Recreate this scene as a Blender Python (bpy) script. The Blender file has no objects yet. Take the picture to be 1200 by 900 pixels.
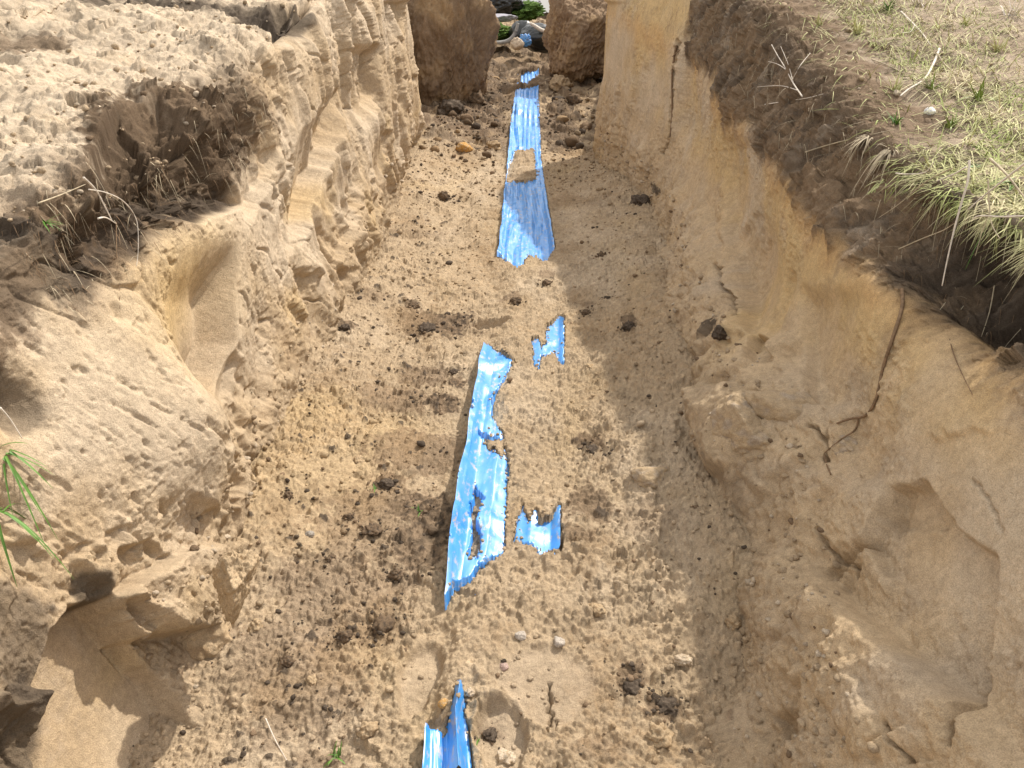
import bpy, bmesh, math, random
import numpy as np
from mathutils import Vector, Matrix

random.seed(7)
rng = np.random.default_rng(11)
F32 = np.float32
scene = bpy.context.scene
COL = scene.collection

# ------------------------------------------------------------------ camera model (photo pixels 1200 x 900)
H = 1.40
FPX = 942.0
PITCH = math.atan(510 / FPX)
YAW = math.atan(20 / FPX * math.cos(PITCH))
cp, sp = math.cos(PITCH), math.sin(PITCH)
FW = np.array([-math.sin(YAW) * cp, math.cos(YAW) * cp, -sp])
RT = np.array([math.cos(YAW), math.sin(YAW), 0.0])
UP = np.cross(RT, FW)
CAM = np.array([0, 0, H])

def project(P):
    d = P - CAM
    z = d @ FW
    z = np.where(np.abs(z) < 1e-4, 1e-4, z)
    return 600 + FPX * (d @ RT) / z, 450 - FPX * (d @ UP) / z, z

def ray(px, py):
    d = FW + RT * (px - 600) / FPX + UP * (450 - py) / FPX
    return d

def on_z(px, py, z=0.0):
    d = ray(px, py)
    k = (z - H) / d[2]
    return CAM + d * k

def on_x(px, py, x):
    d = ray(px, py)
    return CAM + d * (x / d[0])

def on_y(px, py, y):
    d = ray(px, py)
    return CAM + d * (y / d[1])

# ------------------------------------------------------------------ numpy noise
def _h(ix, iy, seed):
    a = ix.astype(np.uint32) * np.uint32(0x27d4eb2d) ^ (iy.astype(np.uint32) * np.uint32(0x165667b1) + np.uint32(seed * 7919 + 13))
    a ^= a >> np.uint32(15); a *= np.uint32(0x85ebca6b); a ^= a >> np.uint32(13)
    a *= np.uint32(0xc2b2ae35); a ^= a >> np.uint32(16)
    return a

def hsh(ix, iy, seed):
    return (_h(ix, iy, seed) >> np.uint32(8)).astype(F32) / F32(16777216.0)

def vn(x, y, seed=0):                       # gradient noise, about -1..1
    x = np.asarray(x, F32); y = np.asarray(y, F32)
    fx = np.floor(x); fy = np.floor(y)
    ix = fx.astype(np.int32); iy = fy.astype(np.int32)
    fx = x - fx; fy = y - fy
    u = fx * fx * fx * (fx * (fx * 6 - 15) + 10); v = fy * fy * fy * (fy * (fy * 6 - 15) + 10)
    def g(i, j):
        a = hsh(ix + i, iy + j, seed) * F32(6.2831853)
        return np.cos(a) * (fx - i) + np.sin(a) * (fy - j)
    a = g(0, 0); b = g(1, 0); c = g(0, 1); d = g(1, 1)
    return (a + u * (b - a) + v * (c + u * (d - c) - a - u * (b - a))) * F32(1.45)

def fbm(x, y, octv=4, seed=0, gain=.5, lac=2.03):
    r = 0; a = 1.0; s = 0
    for o in range(octv):
        r = r + a * vn(x, y, seed + o * 17); s += a
        x = x * lac + 3.7; y = y * lac - 1.3; a *= gain
    return r / s

def ridg(x, y, octv=4, seed=0, gain=.5):
    r = 0; a = 1.0; s = 0
    for o in range(octv):
        r = r + a * (1 - np.abs(vn(x, y, seed + o * 17)) * 1.6); s += a
        x = x * 2.07 + 5.1; y = y * 2.07 - 2.3; a *= gain
    return r / s

def caps(x, y, cell, seed, dens=.8, r0=.25, r1=.55, ids=False):
    """crumbs: the upper half of lumps scattered one to a cell; returns height in the same unit as x"""
    x0 = x / cell; y0 = y / cell
    x = x0 + .20 * vn(x0 * 1.6, y0 * 1.6, seed + 7) + .09 * vn(x0 * 4.1, y0 * 4.1, seed + 8); y = y0 + .20 * vn(x0 * 1.6 + 9, y0 * 1.6, seed + 7) + .09 * vn(x0 * 4.1 + 9, y0 * 4.1, seed + 8)
    ix = np.floor(x).astype(np.int32); iy = np.floor(y).astype(np.int32)
    out = np.zeros(x.shape, F32); cid = np.full(x.shape, .5, F32)
    for i in (-1, 0, 1):
        for j in (-1, 0, 1):
            jx = ix + i; jy = iy + j
            a = hsh(jx, jy, seed); b = hsh(jx, jy, seed + 1); c = hsh(jx, jy, seed + 2); d = hsh(jx, jy, seed + 3)
            r = r0 + (r1 - r0) * c * c
            dx = x - (jx + a); dy = y - (jy + b)
            ang = d * 12.0
            ca = np.cos(ang); sa = np.sin(ang)
            ex = (dx * ca + dy * sa) * 1.22; ey = (dy * ca - dx * sa) * .85
            q = r * r - ex * ex - ey * ey
            hgt = np.where((q > 0) & (d < dens), np.sqrt(np.maximum(q, 0)), 0)
            if ids: cid = np.where(hgt > out, hsh(jx, jy, seed + 4), cid)
            out = np.maximum(out, hgt)
    return (out * F32(cell), cid) if ids else out * F32(cell)

def facets(x, y, cell, seed, tilt=.5, off=.35):
    """broken earth: each irregular cell is a plane of its own tilt and level (unit: cells)"""
    x0 = x / cell; y0 = y / cell
    x = x0 + .30 * fbm(x0 * 1.3, y0 * 1.3, 3, seed + 7) + .05 * vn(x0 * 9, y0 * 9, seed + 9); y = y0 + .30 * fbm(x0 * 1.3 + 9, y0 * 1.3, 3, seed + 7) + .05 * vn(x0 * 9 + 5, y0 * 9, seed + 9)
    ix = np.floor(x).astype(np.int32); iy = np.floor(y).astype(np.int32)
    best = np.full(x.shape, 9., F32); out = np.zeros(x.shape, F32)
    for i in (-1, 0, 1):
        for j in (-1, 0, 1):
            jx = ix + i; jy = iy + j
            dx = x - (jx + hsh(jx, jy, seed)); dy = y - (jy + hsh(jx, jy, seed + 1))
            d = dx * dx + dy * dy
            v = (hsh(jx, jy, seed + 2) - .5) * 2 * off + (hsh(jx, jy, seed + 3) - .5) * 2 * tilt * dx + (hsh(jx, jy, seed + 4) - .5) * 2 * tilt * dy
            m = d < best
            out = np.where(m, v, out); best = np.where(m, d, best)
    return out * F32(cell)

def sst(a, b, x):
    t = np.clip((x - a) / (b - a), 0, 1)
    return t * t * (3 - 2 * t)

def blur(a, n, axis):
    k = np.ones(2 * n + 1) / (2 * n + 1)
    pad = [(0, 0)] * a.ndim; pad[axis] = (n, n)
    b = np.pad(a, pad, mode='edge')
    c = np.cumsum(b, axis=axis, dtype=np.float64)
    sl1 = [slice(None)] * a.ndim; sl0 = [slice(None)] * a.ndim
    c = np.concatenate([np.zeros_like(np.take(c, [0], axis=axis)), c], axis=axis)
    m = a.shape[axis]
    sl1[axis] = slice(2 * n + 1, 2 * n + 1 + m); sl0[axis] = slice(0, m)
    return ((c[tuple(sl1)] - c[tuple(sl0)]) / (2 * n + 1)).astype(a.dtype)

def inpoly(px, py, poly):
    r = np.zeros(px.shape, bool)
    n = len(poly)
    for i in range(n):
        x0, y0 = poly[i]; x1, y1 = poly[(i + 1) % n]
        if y0 == y1: continue
        c = ((y0 > py) != (y1 > py)) & (px < (x1 - x0) * (py - y0) / (y1 - y0) + x0)
        r ^= c
    return r

def mixc(c, col, m):
    return c + (np.asarray(col, F32) - c) * m[..., None]

# ------------------------------------------------------------------ object helpers
def tag(o, label=None, cat=None, group=None, kind=None):
    if label: o['label'] = label
    if cat: o['category'] = cat
    if group: o['group'] = group
    if kind: o['kind'] = kind
    return o

def grid_mesh(name, P, colr, mat, flip=False):
    nr, nc = P.shape[:2]
    me = bpy.data.meshes.new(name)
    idx = np.arange(nr * nc, dtype=np.int32).reshape(nr, nc)
    q = np.stack([idx[:-1, :-1], idx[:-1, 1:], idx[1:, 1:], idx[1:, :-1]], -1).reshape(-1, 4)
    if flip: q = q[:, ::-1]
    nf = len(q)
    me.vertices.add(nr * nc); me.loops.add(nf * 4); me.polygons.add(nf)
    me.vertices.foreach_set('co', np.ascontiguousarray(P, F32).ravel())
    me.loops.foreach_set('vertex_index', np.ascontiguousarray(q, np.int32).ravel())
    me.polygons.foreach_set('loop_start', np.arange(0, nf * 4, 4, dtype=np.int32))
    me.polygons.foreach_set('use_smooth', np.ones(nf, bool))
    me.update(calc_edges=True)
    if colr is not None:
        at = me.attributes.new('soil_colour', 'FLOAT_COLOR', 'POINT')
        c4 = np.ones((nr * nc, 4), F32); c4[:, :3] = colr.reshape(-1, 3)
        at.data.foreach_set('color', c4.ravel())
    me.materials.append(mat)
    o = bpy.data.objects.new(name, me); COL.objects.link(o)
    return o

def raw_mesh(name, V, Fs, mat, smooth=True, colr=None, parent=None):
    me = bpy.data.meshes.new(name)
    V = np.asarray(V, F32); Fs = np.asarray(Fs, np.int32)
    k = Fs.shape[1]
    me.vertices.add(len(V)); me.loops.add(Fs.size); me.polygons.add(len(Fs))
    me.vertices.foreach_set('co', V.ravel()); me.loops.foreach_set('vertex_index', Fs.ravel())
    me.polygons.foreach_set('loop_start', np.arange(0, Fs.size, k, dtype=np.int32))
    me.polygons.foreach_set('use_smooth', np.full(len(Fs), smooth))
    me.update(calc_edges=True)
    if colr is not None:
        at = me.attributes.new('soil_colour', 'FLOAT_COLOR', 'POINT')
        c4 = np.ones((len(V), 4), F32); c4[:, :3] = colr
        at.data.foreach_set('color', c4.ravel())
    me.materials.append(mat)
    o = bpy.data.objects.new(name, me); COL.objects.link(o)
    if parent is not None: o.parent = parent
    return o

# ------------------------------------------------------------------ materials
def new_mat(name):
    m = bpy.data.materials.new(name); m.use_nodes = True
    nt = m.node_tree
    return m, nt, nt.nodes['Principled BSDF']

def soil_material():
    m, nt, b = new_mat('sandy_soil')
    N = nt.nodes; L = nt.links
    at = N.new('ShaderNodeAttribute'); at.attribute_name = 'soil_colour'
    tc = N.new('ShaderNodeTexCoord')
    def noise(sc, det, rough=.6):
        n = N.new('ShaderNodeTexNoise'); n.inputs['Scale'].default_value = sc; n.inputs['Detail'].default_value = det
        n.inputs['Roughness'].default_value = rough; L.new(tc.outputs['Object'], n.inputs['Vector']); return n
    n1 = noise(420, 3, .7); n2 = noise(60, 5, .65); n3 = noise(9, 5, .6)
    def rng_(n, lo, hi, a=.3, c=.7):
        r = N.new('ShaderNodeMapRange'); r.inputs['From Min'].default_value = a; r.inputs['From Max'].default_value = c
        r.inputs['To Min'].default_value = lo; r.inputs['To Max'].default_value = hi
        L.new(n.outputs['Fac'], r.inputs['Value']); return r
    r1 = rng_(n1, .70, 1.26); r2 = rng_(n2, .84, 1.14); r3 = rng_(n3, .9, 1.08)
    m1 = N.new('ShaderNodeMath'); m1.operation = 'MULTIPLY'; L.new(r1.outputs[0], m1.inputs[0]); L.new(r2.outputs[0], m1.inputs[1])
    m2 = N.new('ShaderNodeMath'); m2.operation = 'MULTIPLY'; L.new(m1.outputs[0], m2.inputs[0]); L.new(r3.outputs[0], m2.inputs[1])
    mx = N.new('ShaderNodeVectorMath'); mx.operation = 'SCALE'
    L.new(at.outputs['Color'], mx.inputs[0]); L.new(m2.outputs[0], mx.inputs['Scale'])
    L.new(mx.outputs[0], b.inputs['Base Color'])
    b.inputs['Roughness'].default_value = .95
    b.inputs['Specular IOR Level'].default_value = .12
    bp = N.new('ShaderNodeBump'); bp.inputs['Strength'].default_value = .8; bp.inputs['Distance'].default_value = .0035
    ad = N.new('ShaderNodeMath'); ad.operation = 'MULTIPLY_ADD'; ad.inputs[1].default_value = 2.2
    L.new(n2.outputs['Fac'], ad.inputs[0]); L.new(n1.outputs['Fac'], ad.inputs[2])
    L.new(ad.outputs[0], bp.inputs['Height']); L.new(bp.outputs[0], b.inputs['Normal'])
    return m

def plain_mat(name, col, rough=.8, spec=.3, var=.25, scale=30, bump=0, col2=None, trans=0):
    m, nt, b = new_mat(name); N = nt.nodes; L = nt.links
    tc = N.new('ShaderNodeTexCoord'); n = N.new('ShaderNodeTexNoise'); n.inputs['Scale'].default_value = scale; n.inputs['Detail'].default_value = 4
    L.new(tc.outputs['Object'], n.inputs['Vector'])
    cr = N.new('ShaderNodeValToRGB')
    c2 = col2 or tuple(min(1, c * (1 + var)) for c in col); c1 = tuple(c * (1 - var) for c in col) if col2 is None else col
    cr.color_ramp.elements[0].position = .32; cr.color_ramp.elements[1].position = .68
    cr.color_ramp.elements[0].color = (*c1, 1); cr.color_ramp.elements[1].color = (*c2, 1)
    L.new(n.outputs['Fac'], cr.inputs[0]); L.new(cr.outputs[0], b.inputs['Base Color'])
    b.inputs['Roughness'].default_value = rough; b.inputs['Specular IOR Level'].default_value = spec
    if bump:
        bp = N.new('ShaderNodeBump'); bp.inputs['Strength'].default_value = .6; bp.inputs['Distance'].default_value = bump
        L.new(n.outputs['Fac'], bp.inputs['Height']); L.new(bp.outputs[0], b.inputs['Normal'])
    return m

M_SOIL = soil_material()

def film_material():
    m, nt, b = new_mat('blue_plastic_film'); N = nt.nodes; L = nt.links
    tc = N.new('ShaderNodeTexCoord')
    def noise(scale, vec, det=5):
        mp = N.new('ShaderNodeMapping'); mp.inputs['Scale'].default_value = vec; L.new(tc.outputs['Object'], mp.inputs['Vector'])
        q = N.new('ShaderNodeTexNoise'); q.inputs['Scale'].default_value = scale; q.inputs['Detail'].default_value = det; q.inputs['Roughness'].default_value = .65
        L.new(mp.outputs[0], q.inputs['Vector']); return q
    def ramp(src, a, c, top):
        cr_ = N.new('ShaderNodeValToRGB'); cr_.color_ramp.elements[0].position = a; cr_.color_ramp.elements[1].position = c
        cr_.color_ramp.elements[0].color = (0, 0, 0, 1); cr_.color_ramp.elements[1].color = (top, top, top, 1); L.new(src, cr_.inputs[0]); return cr_
    n2 = noise(14, (1, 1, 1), 3)
    glare_ = ramp(noise(26, (1, .45, 1)).outputs['Fac'], .44, .66, .14)          # pale streaks along the strip: glare painted into the film colour
    du_ = ramp(noise(60, (1, .5, 1), 7).outputs['Fac'], .54, .66, .8)          # sand dust
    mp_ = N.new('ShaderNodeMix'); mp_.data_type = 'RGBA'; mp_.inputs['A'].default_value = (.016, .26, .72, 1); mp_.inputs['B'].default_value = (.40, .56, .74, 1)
    L.new(glare_.outputs[0], mp_.inputs['Factor'])
    mx = N.new('ShaderNodeMix'); mx.data_type = 'RGBA'; mx.inputs['B'].default_value = (.46, .38, .28, 1)
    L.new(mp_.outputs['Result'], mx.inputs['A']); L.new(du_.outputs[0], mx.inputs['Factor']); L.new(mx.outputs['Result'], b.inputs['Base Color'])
    cr = du_
    b.inputs['Specular IOR Level'].default_value = 1.0; b.inputs['IOR'].default_value = 1.65
    r = N.new('ShaderNodeMapRange'); r.inputs['To Min'].default_value = .40; r.inputs['To Max'].default_value = .46
    L.new(cr.outputs[0], r.inputs['Value']); L.new(r.outputs[0], b.inputs['Roughness'])
    bp = N.new('ShaderNodeBump'); bp.inputs['Strength'].default_value = .03; bp.inputs['Distance'].default_value = .004
    L.new(n2.outputs['Fac'], bp.inputs['Height']); L.new(bp.outputs[0], b.inputs['Normal'])
    return m

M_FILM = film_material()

# palette (linear, real base colours)
SAND = np.array([.45, .336, .210], F32)
SAND_PALE = np.array([.60, .49, .36], F32)
SAND_OCHRE = np.array([.51, .36, .17], F32)
SAND_DAMP = np.array([.37, .255, .145], F32)
SAND_GREY = np.array([.40, .32, .235], F32)
FLOOR_TONE = np.array([.385, .292, .190], F32)
TOPSOIL = np.array([.195, .135, .085], F32)
HUMUS = np.array([.055, .042, .031], F32)
STRAW = np.array([.48, .40, .22], F32)

# ------------------------------------------------------------------ the film strip's course (from edges seen on the floor)
TL = [(105, 603), (200, 594), (300, 584), (410, 567), (520, 549), (640, 530), (712, 521), (800, 509), (865, 499), (980, 492)]
TR = [(105, 631), (190, 634), (300, 650), (375, 661), (440, 661), (560, 657), (650, 656), (730, 632), (800, 560), (850, 548), (900, 553), (980, 562)]
_l = np.array([on_z(x, y)[:2] for y, x in TL]); _r = np.array([on_z(x, y)[:2] for y, x in TR])
_l = _l[::-1]; _r = _r[::-1]
def film_left(t): return np.interp(t, _l[:, 1], _l[:, 0])
def film_right(t): return np.interp(t, _r[:, 1], _r[:, 0])

def floor_base(x, t):
    h = .022 * fbm(x * 1.7, t * 1.3, 3, 5) + .010 * fbm(x * 6, t * 5, 3, 9)
    # heap of mixed spoil at the far end
    h = h + sst(6.2, 8.6, t) * (.16 + .10 * fbm(x * 2.1 + 9, t * 1.5, 3, 31)) + sst(9, 14, t) * .15
    # loose sand banked up against both walls
    h = h + .15 * sst(.10, .66, x + .03 * vn(t * 2.2, x * 0, 33)) * sst(1.1, 1.7, t) * sst(6.5, 5, t) + .07 * sst(-.42, -.85, x) * sst(1.3, 1.8, t)
    # low ridge before the far film piece goes under
    h = h - .02 * sst(1.25, 1.05, t)
    return h

def film_z(x, t, u):
    """height of the film above z=0; u runs 0..1 across it"""
    w = (.0018 + .0025 * sst(3.2, 3.8, t)) * ridg(u * 4.2 + .35 * vn(t * 1.6, u * 0, 71), t * .45, 3, 73, .5) + (.0012 + .002 * sst(3.2, 3.8, t)) * vn(u * 14, t * 1.6, 77) + .006 * vn(u * 2.6 + t * .7, t * 1.3, 78)
    edge = .020 * sst(.14, 0, u) * (0.5 + 0.5 * vn(t * 3.0, t * 0, 79)) + .010 * sst(.9, 1, u)
    tilt_ = .040 * np.clip(1 - u / .46, 0, 1) * sst(1.35, 1.6, t) * sst(2.8, 2.45, t)
    fl_ = .030 * np.abs(((u * 2.6 + .22 * vn(t * .55, t * 0 + 4, 95) + .12) % 1) - .5) * sst(1.3, 1.6, t) * sst(3.4, 3.0, t)
    cre = fl_ + tilt_ + .020 * sst(3.3, 3.9, t) * np.abs(((u * 4.6 + .9 * vn(t * .8, u * 1.7 + 3, 91) + .25 * vn(u * 7, t * .4, 93)) % 1) - .5) + .006 * (ridg(u * 2.2 + t * 3.1, t * 4.2 - u * 1.4, 2, 85, .5) - .5)
    fold = cre + .012 * sst(.35, .75, vn(t * 5.5, u * 2.2, 83))
    nr = sst(1.45, 1.2, t)
    crump = nr * (.014 * np.abs(vn(u * 1.6 + t * 2, t * 5 - u, 87)) + .05 * np.clip(1 - np.abs(u - .72) / .28, 0, 1) + .03 * np.clip(1 - u / .5, 0, 1))
    return floor_base(x, t) * .9 + .014 + w + edge + fold + crump

# ------------------------------------------------------------------ floor
def rows_log(a, b, k):
    n = int(math.log(b / a) / k)
    return a * np.exp(np.linspace(0, math.log(b / a), n))

t_rows = np.concatenate([np.linspace(-2.5, .66, 24), rows_log(.7, 16, .0026)])
x_cols = np.concatenate([np.linspace(-1.35, -1.0, 30)[:-1], np.linspace(-1.0, .78, 800), np.linspace(.78, 1.1, 40)[1:]])
X, T = np.meshgrid(x_cols.astype(F32), t_rows.astype(F32))
base = floor_base(X, T)
pz = np.stack([X, T, base * .9], -1).astype(np.float64)
PX, PY, _ = project(pz)
PX = PX.astype(F32); PY = PY.astype(F32)

JX = 4.4 * fbm(X * 42, T * 36, 5, 41, .8); JY = 5.2 * fbm(X * 42 + 7, T * 36, 5, 43, .8)
sc = np.clip((PY + 60) / 600, .25, 1.3)
QX = PX + JX * sc * 1.6; QY = PY + JY * sc * 1.6
vis = np.zeros(X.shape, bool)
SEEN = [
    [(604, 108), (631, 103), (634, 190), (651, 298), (640, 313), (622, 305), (606, 321), (583, 302), (592, 215), (597, 160)],
    [(609, 101), (611, 90), (622, 87), (634, 83), (633, 92), (622, 97), (618, 104)],
    [(626, 436), (622, 405), (631, 403), (634, 416), (640, 409), (639, 394), (655, 375), (661, 378), (661, 432), (655, 430), (650, 420), (634, 425), (632, 437)],
    [(565, 409), (582, 414), (602, 430), (588, 458), (578, 476), (577, 500), (590, 520), (597, 560), (593, 600), (592, 655), (575, 664), (552, 686), (532, 697), (522, 713), (518, 713), (528, 640), (546, 520)],
    [(602, 645), (606, 618), (613, 602), (620, 620), (628, 604), (634, 622), (644, 618), (656, 598), (660, 655), (632, 655), (622, 646)],
    [(490, 960), (497, 867), (520, 870), (530, 850), (536, 820), (543, 826), (549, 860), (556, 895), (562, 960)],
]
HIDE = [
    [(604, 182), (625, 178), (629, 212), (618, 218), (592, 216), (596, 196)],
    [(540, 486), (556, 492), (552, 500), (542, 500)],
    [(562, 520), (592, 528), (590, 546), (572, 538)],
    [(558, 582), (567, 592), (560, 622), (565, 640), (560, 668), (549, 664), (555, 636), (551, 612)],
]
for p in SEEN: vis |= inpoly(QX, QY, p)
for p in HIDE: vis &= ~inpoly(QX, QY, p)
fl = film_left(T); fr = film_right(T)
U = (X - fl) / np.maximum(fr - fl, .02)
inside = (U > -.03) & (U < 1.03)
over = blur(blur(((~vis) & inside).astype(F32), 1, 0), 1, 1)
visb = (vis & inside).astype(F32)

# crumbs, lumps and wear of the floor
wide = sst(.5, 2.5, T)
lump = fbm(X * 2.2, T * 1.8, 3, 61)
patch = sst(-.25, .35, lump)                        # where clods lie thicker
near_left = sst(-.25, -.7, X)
amp = .75 + .5 * patch + .35 * near_left + .30 * sst(-.12, .15, X) + .8 * sst(5.0, 7.0, T) * sst(-.1, .3, np.abs(X + .1))
c1, i1 = caps(X, T, .050, 101, .22, .15, .45, True)
c2, i2 = caps(X + .3, T, .024, 111, .60, .2, .55, True)
c3, i3 = caps(X, T + .7, .0125, 121, .85, .25, .6, True)
gran = ridg(X * 34, T * 34, 4, 133, .62) - .5
nearf = sst(5.0, 2.2, T); midf = sst(9.0, 4.5, T)
fac = facets(X, T, .06, 135, .5, .25)
crumbs = .030 * (fbm(X * 4.5 + 2, T * 4.0, 3, 137)) + amp * (.45 * c1 + .62 * c2 * midf + .85 * c3 * nearf) + .007 * fbm(X * 24, T * 22, 4, 131, .6) * midf + .0065 * gran * nearf * (.6 + .4 * amp) + .35 * fac * patch
crumb_id = np.where(c1 > .012, i1, np.where(c2 > .005, i2, i3))
big = sst(5.6, 7.2, T)
crumbs = crumbs + big * (.55 * caps(X, T, .19, 141, .8, .2, .55) + .35 * caps(X, T, .10, 145, .7, .2, .5))
# trodden hollows (boot prints) with firm smooth beds
smooth = np.zeros(X.shape, F32); dent = np.zeros(X.shape, F32)
def boot(px, py, ln, wd, ang, dep):
    global smooth, dent
    c = on_z(px, py)
    a = math.radians(ang)
    dx = X - c[0]; dy = T - c[1]
    uu = dx * math.cos(a) + dy * math.sin(a); vv = -dx * math.sin(a) + dy * math.cos(a)
    ww = wd * (1 - .22 * sst(-.1, .35, -vv / ln) + .0 * vv)
    r = np.sqrt((uu / ww) ** 2 + (vv / ln) ** 2) + .05 * vn(X * 25, T * 25, 151)
    m = sst(1.08, .80, r)
    rim = np.exp(-((r - 1.12) / .10) ** 2)
    smooth = np.maximum(smooth, m); dent = dent - dep * m * (.7 + .3 * sst(-1, 1, vv / ln)) + dep * .18 * rim
boot(491, 795, .10, .05, -8, .022)
boot(588, 872, .10, .055, 4, .026)
boot(640, 806, .10, .12, 2, .010)
boot(575, 384, .05, .085, 0, .03)
z = base + dent + crumbs * (1 - .78 * smooth)
# cracks in the firm patch
def crack(poly, w, dep, jit=.35):
    global z
    pts = np.array([on_z(a, b)[:2] for a, b in poly])
    lo = pts.min(0) - .03; hi = pts.max(0) + .03
    sel = np.where((X[0] > lo[0]) & (X[0] < hi[0]))[0]; rw = np.where((T[:, 0] > lo[1]) & (T[:, 0] < hi[1]))[0]
    if len(sel) == 0 or len(rw) == 0: return
    s_ = (slice(rw[0], rw[-1] + 1), slice(sel[0], sel[-1] + 1))
    xx = X[s_] + w * jit * 4 * vn(X[s_] * 70, T[s_] * 70, 161); tt = T[s_] + w * jit * 4 * vn(X[s_] * 70 + 5, T[s_] * 70, 163)
    d = np.full(xx.shape, 9., F32)
    for a, b in zip(pts[:-1], pts[1:]):
        ab = b - a; L2 = ab @ ab
        k = np.clip(((xx - a[0]) * ab[0] + (tt - a[1]) * ab[1]) / L2, 0, 1)
        d = np.minimum(d, np.hypot(xx - a[0] - k * ab[0], tt - a[1] - k * ab[1]))
    z[s_] -= dep * sst(w, w * .2, d)
crack([(645, 802), (644, 825), (648, 838), (640, 856)], .006, .02)
crack([(652, 840), (650, 856)], .004, .014)
crack([(560, 832), (564, 842)], .004, .012)
# film: keep the sand under it where it shows, over it where it is buried
fz = film_z(X, T, np.clip(U, 0, 1))
outr = np.maximum(X - fr, 0); outl = np.maximum(fl - X, 0)
lift = .030 * sst(-.04, .40, U) * np.exp(-(outr / .20) ** 2) * np.exp(-(outl / .05) ** 2) * sst(11, 9.5, T)
z = z + lift
z = np.where(visb > .5, np.minimum(base * .9 + .004, fz - .010), z)
# floor colours
n_big = fbm(X * 1.4, T * 1.1, 4, 201); n_mid = fbm(X * 9, T * 7, 4, 203); n_fine = fbm(X * 40, T * 40, 3, 205)
C = np.broadcast_to(FLOOR_TONE, X.shape + (3,)).astype(F32)
C = mixc(C, SAND_PALE * .9, .40 * sst(-.05, .5, n_big + .5 * n_mid) )
C = mixc(C, SAND_DAMP, .6 * sst(.1, .6, -n_big + .5 * n_fine))
C = mixc(C, SAND_OCHRE * .85, .2 * sst(.1, .5, fbm(X * 3 + 4, T * 2, 3, 207)))
C = mixc(C, SAND_OCHRE, .22 * sst(-.3, -.5, X) * sst(2.6, 2.2, T) * sst(1.5, 1.8, T))
dark = np.zeros(X.shape, F32)
def stain(px, py, rx, ry, k=1.0, thr=.0, seed=0):
    global dark
    r = ((PX - px) / rx) ** 2 + ((PY - py) / ry) ** 2
    m = np.exp(-r) * 1.25 + .55 * n_mid + .55 * n_fine - .42
    dark = np.maximum(dark, k * sst(-.06, .28, m))
for a in [(515, 380, 42, 16), (490, 388, 16, 10), (500, 440, 34, 14, .8), (470, 470, 36, 18, .75), (520, 475, 22, 12, .95), (535, 450, 12, 8), (440, 465, 22, 16, .6),
          (490, 530, 60, 26, .75), (455, 565, 22, 10, .9), (500, 600, 48, 26, .95), (495, 640, 40, 34, .9), (440, 590, 60, 30, .65), (460, 680, 26, 14, .6),
          (690, 528, 18, 10, .95), (690, 600, 28, 26, .85), (680, 640, 22, 12, .8), (450, 735, 30, 16, .7), (430, 630, 60, 50, .6), (400, 700, 80, 60, .6), (760, 610, 40, 20, .35),
          (740, 795, 18, 30, .85), (780, 828, 24, 14, .9), (520, 855, 22, 10, .5), (575, 862, 14, 10, .8), (380, 890, 40, 14, .6), (700, 880, 40, 14, .5), (340, 790, 80, 80, .55),
          (545, 125, 46, 26, 1.), (530, 100, 40, 22, 1.), (658, 150, 26, 36, .9), (585, 112, 36, 20, .9), (600, 75, 70, 16, .6), (575, 150, 26, 26, .7), (575, 90, 30, 16, .9), (680, 240, 30, 8, .35),
          (480, 360, 10, 7, .9), (600, 352, 12, 7, .8), (735, 380, 10, 10, .9), (690, 365, 10, 7, .7), (405, 384, 12, 8, .9), (640, 332, 10, 6, .7), (430, 350, 30, 8, .5), (480, 275, 40, 8, .4)]:
    stain(*a)
C = mixc(C, TOPSOIL, .92 * dark)
C = mixc(C, HUMUS, .8 * sst(.75, 1.0, dark) * sst(-.2, .3, n_fine))
C = mixc(C, HUMUS * 1.8, .8 * sst(5.9, 7.0, T) * sst(-.3, .2, n_mid + .5 * n_big))
C = mixc(C, TOPSOIL, .85 * sst(6.3, 7.2, T) * sst(-.2, .3, n_mid + n_big))
C = C * (1 + (.50 * (crumb_id - .5) * (1 - smooth))[..., None])
C = mixc(C, SAND_DAMP * .8, .55 * sst(.05, .45, fbm(X * 3.1 + 1, T * 2.6, 4, 209) + .3 * n_fine))
C = mixc(C, HUMUS * 1.6, .9 * ((crumb_id > .86) & (c1 + c2 > .003)) * sst(-.1, .5, near_left + .8 * dark + .4 * n_mid) * (1 - smooth))
C = mixc(C, SAND_GREY * 1.05, .3 * smooth)
FLOORP = np.stack([X, T, z], -1)
fo = grid_mesh('trench_floor', FLOORP, C, M_SOIL)
tag(fo, kind='structure')
tag(fo, 'crumbly sandy trench floor with dark humus patches and boot prints')
FZ_X = x_cols; FZ_T = t_rows; CFLOOR = C
def floor_z(x, t):
    i = int(np.clip(np.searchsorted(FZ_T, t), 1, len(FZ_T) - 1)); j = int(np.clip(np.searchsorted(FZ_X, x), 1, len(FZ_X) - 1))
    return float(z[i, j])

# ------------------------------------------------------------------ banks
def catmull(n_ctrl, params):
    W = np.zeros((len(params), n_ctrl))
    for r, p in enumerate(params):
        i = int(min(max(math.floor(p), 0), n_ctrl - 2)); f = p - i
        w = [-.5 * f + f * f - .5 * f ** 3, 1 - 2.5 * f * f + 1.5 * f ** 3, .5 * f + 2 * f * f - 1.5 * f ** 3, -.5 * f * f + .5 * f ** 3]
        for k, ww in zip((i - 1, i, i + 1, i + 2), w):
            W[r, min(max(k, 0), n_ctrl - 1)] += ww
    return W

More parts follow.
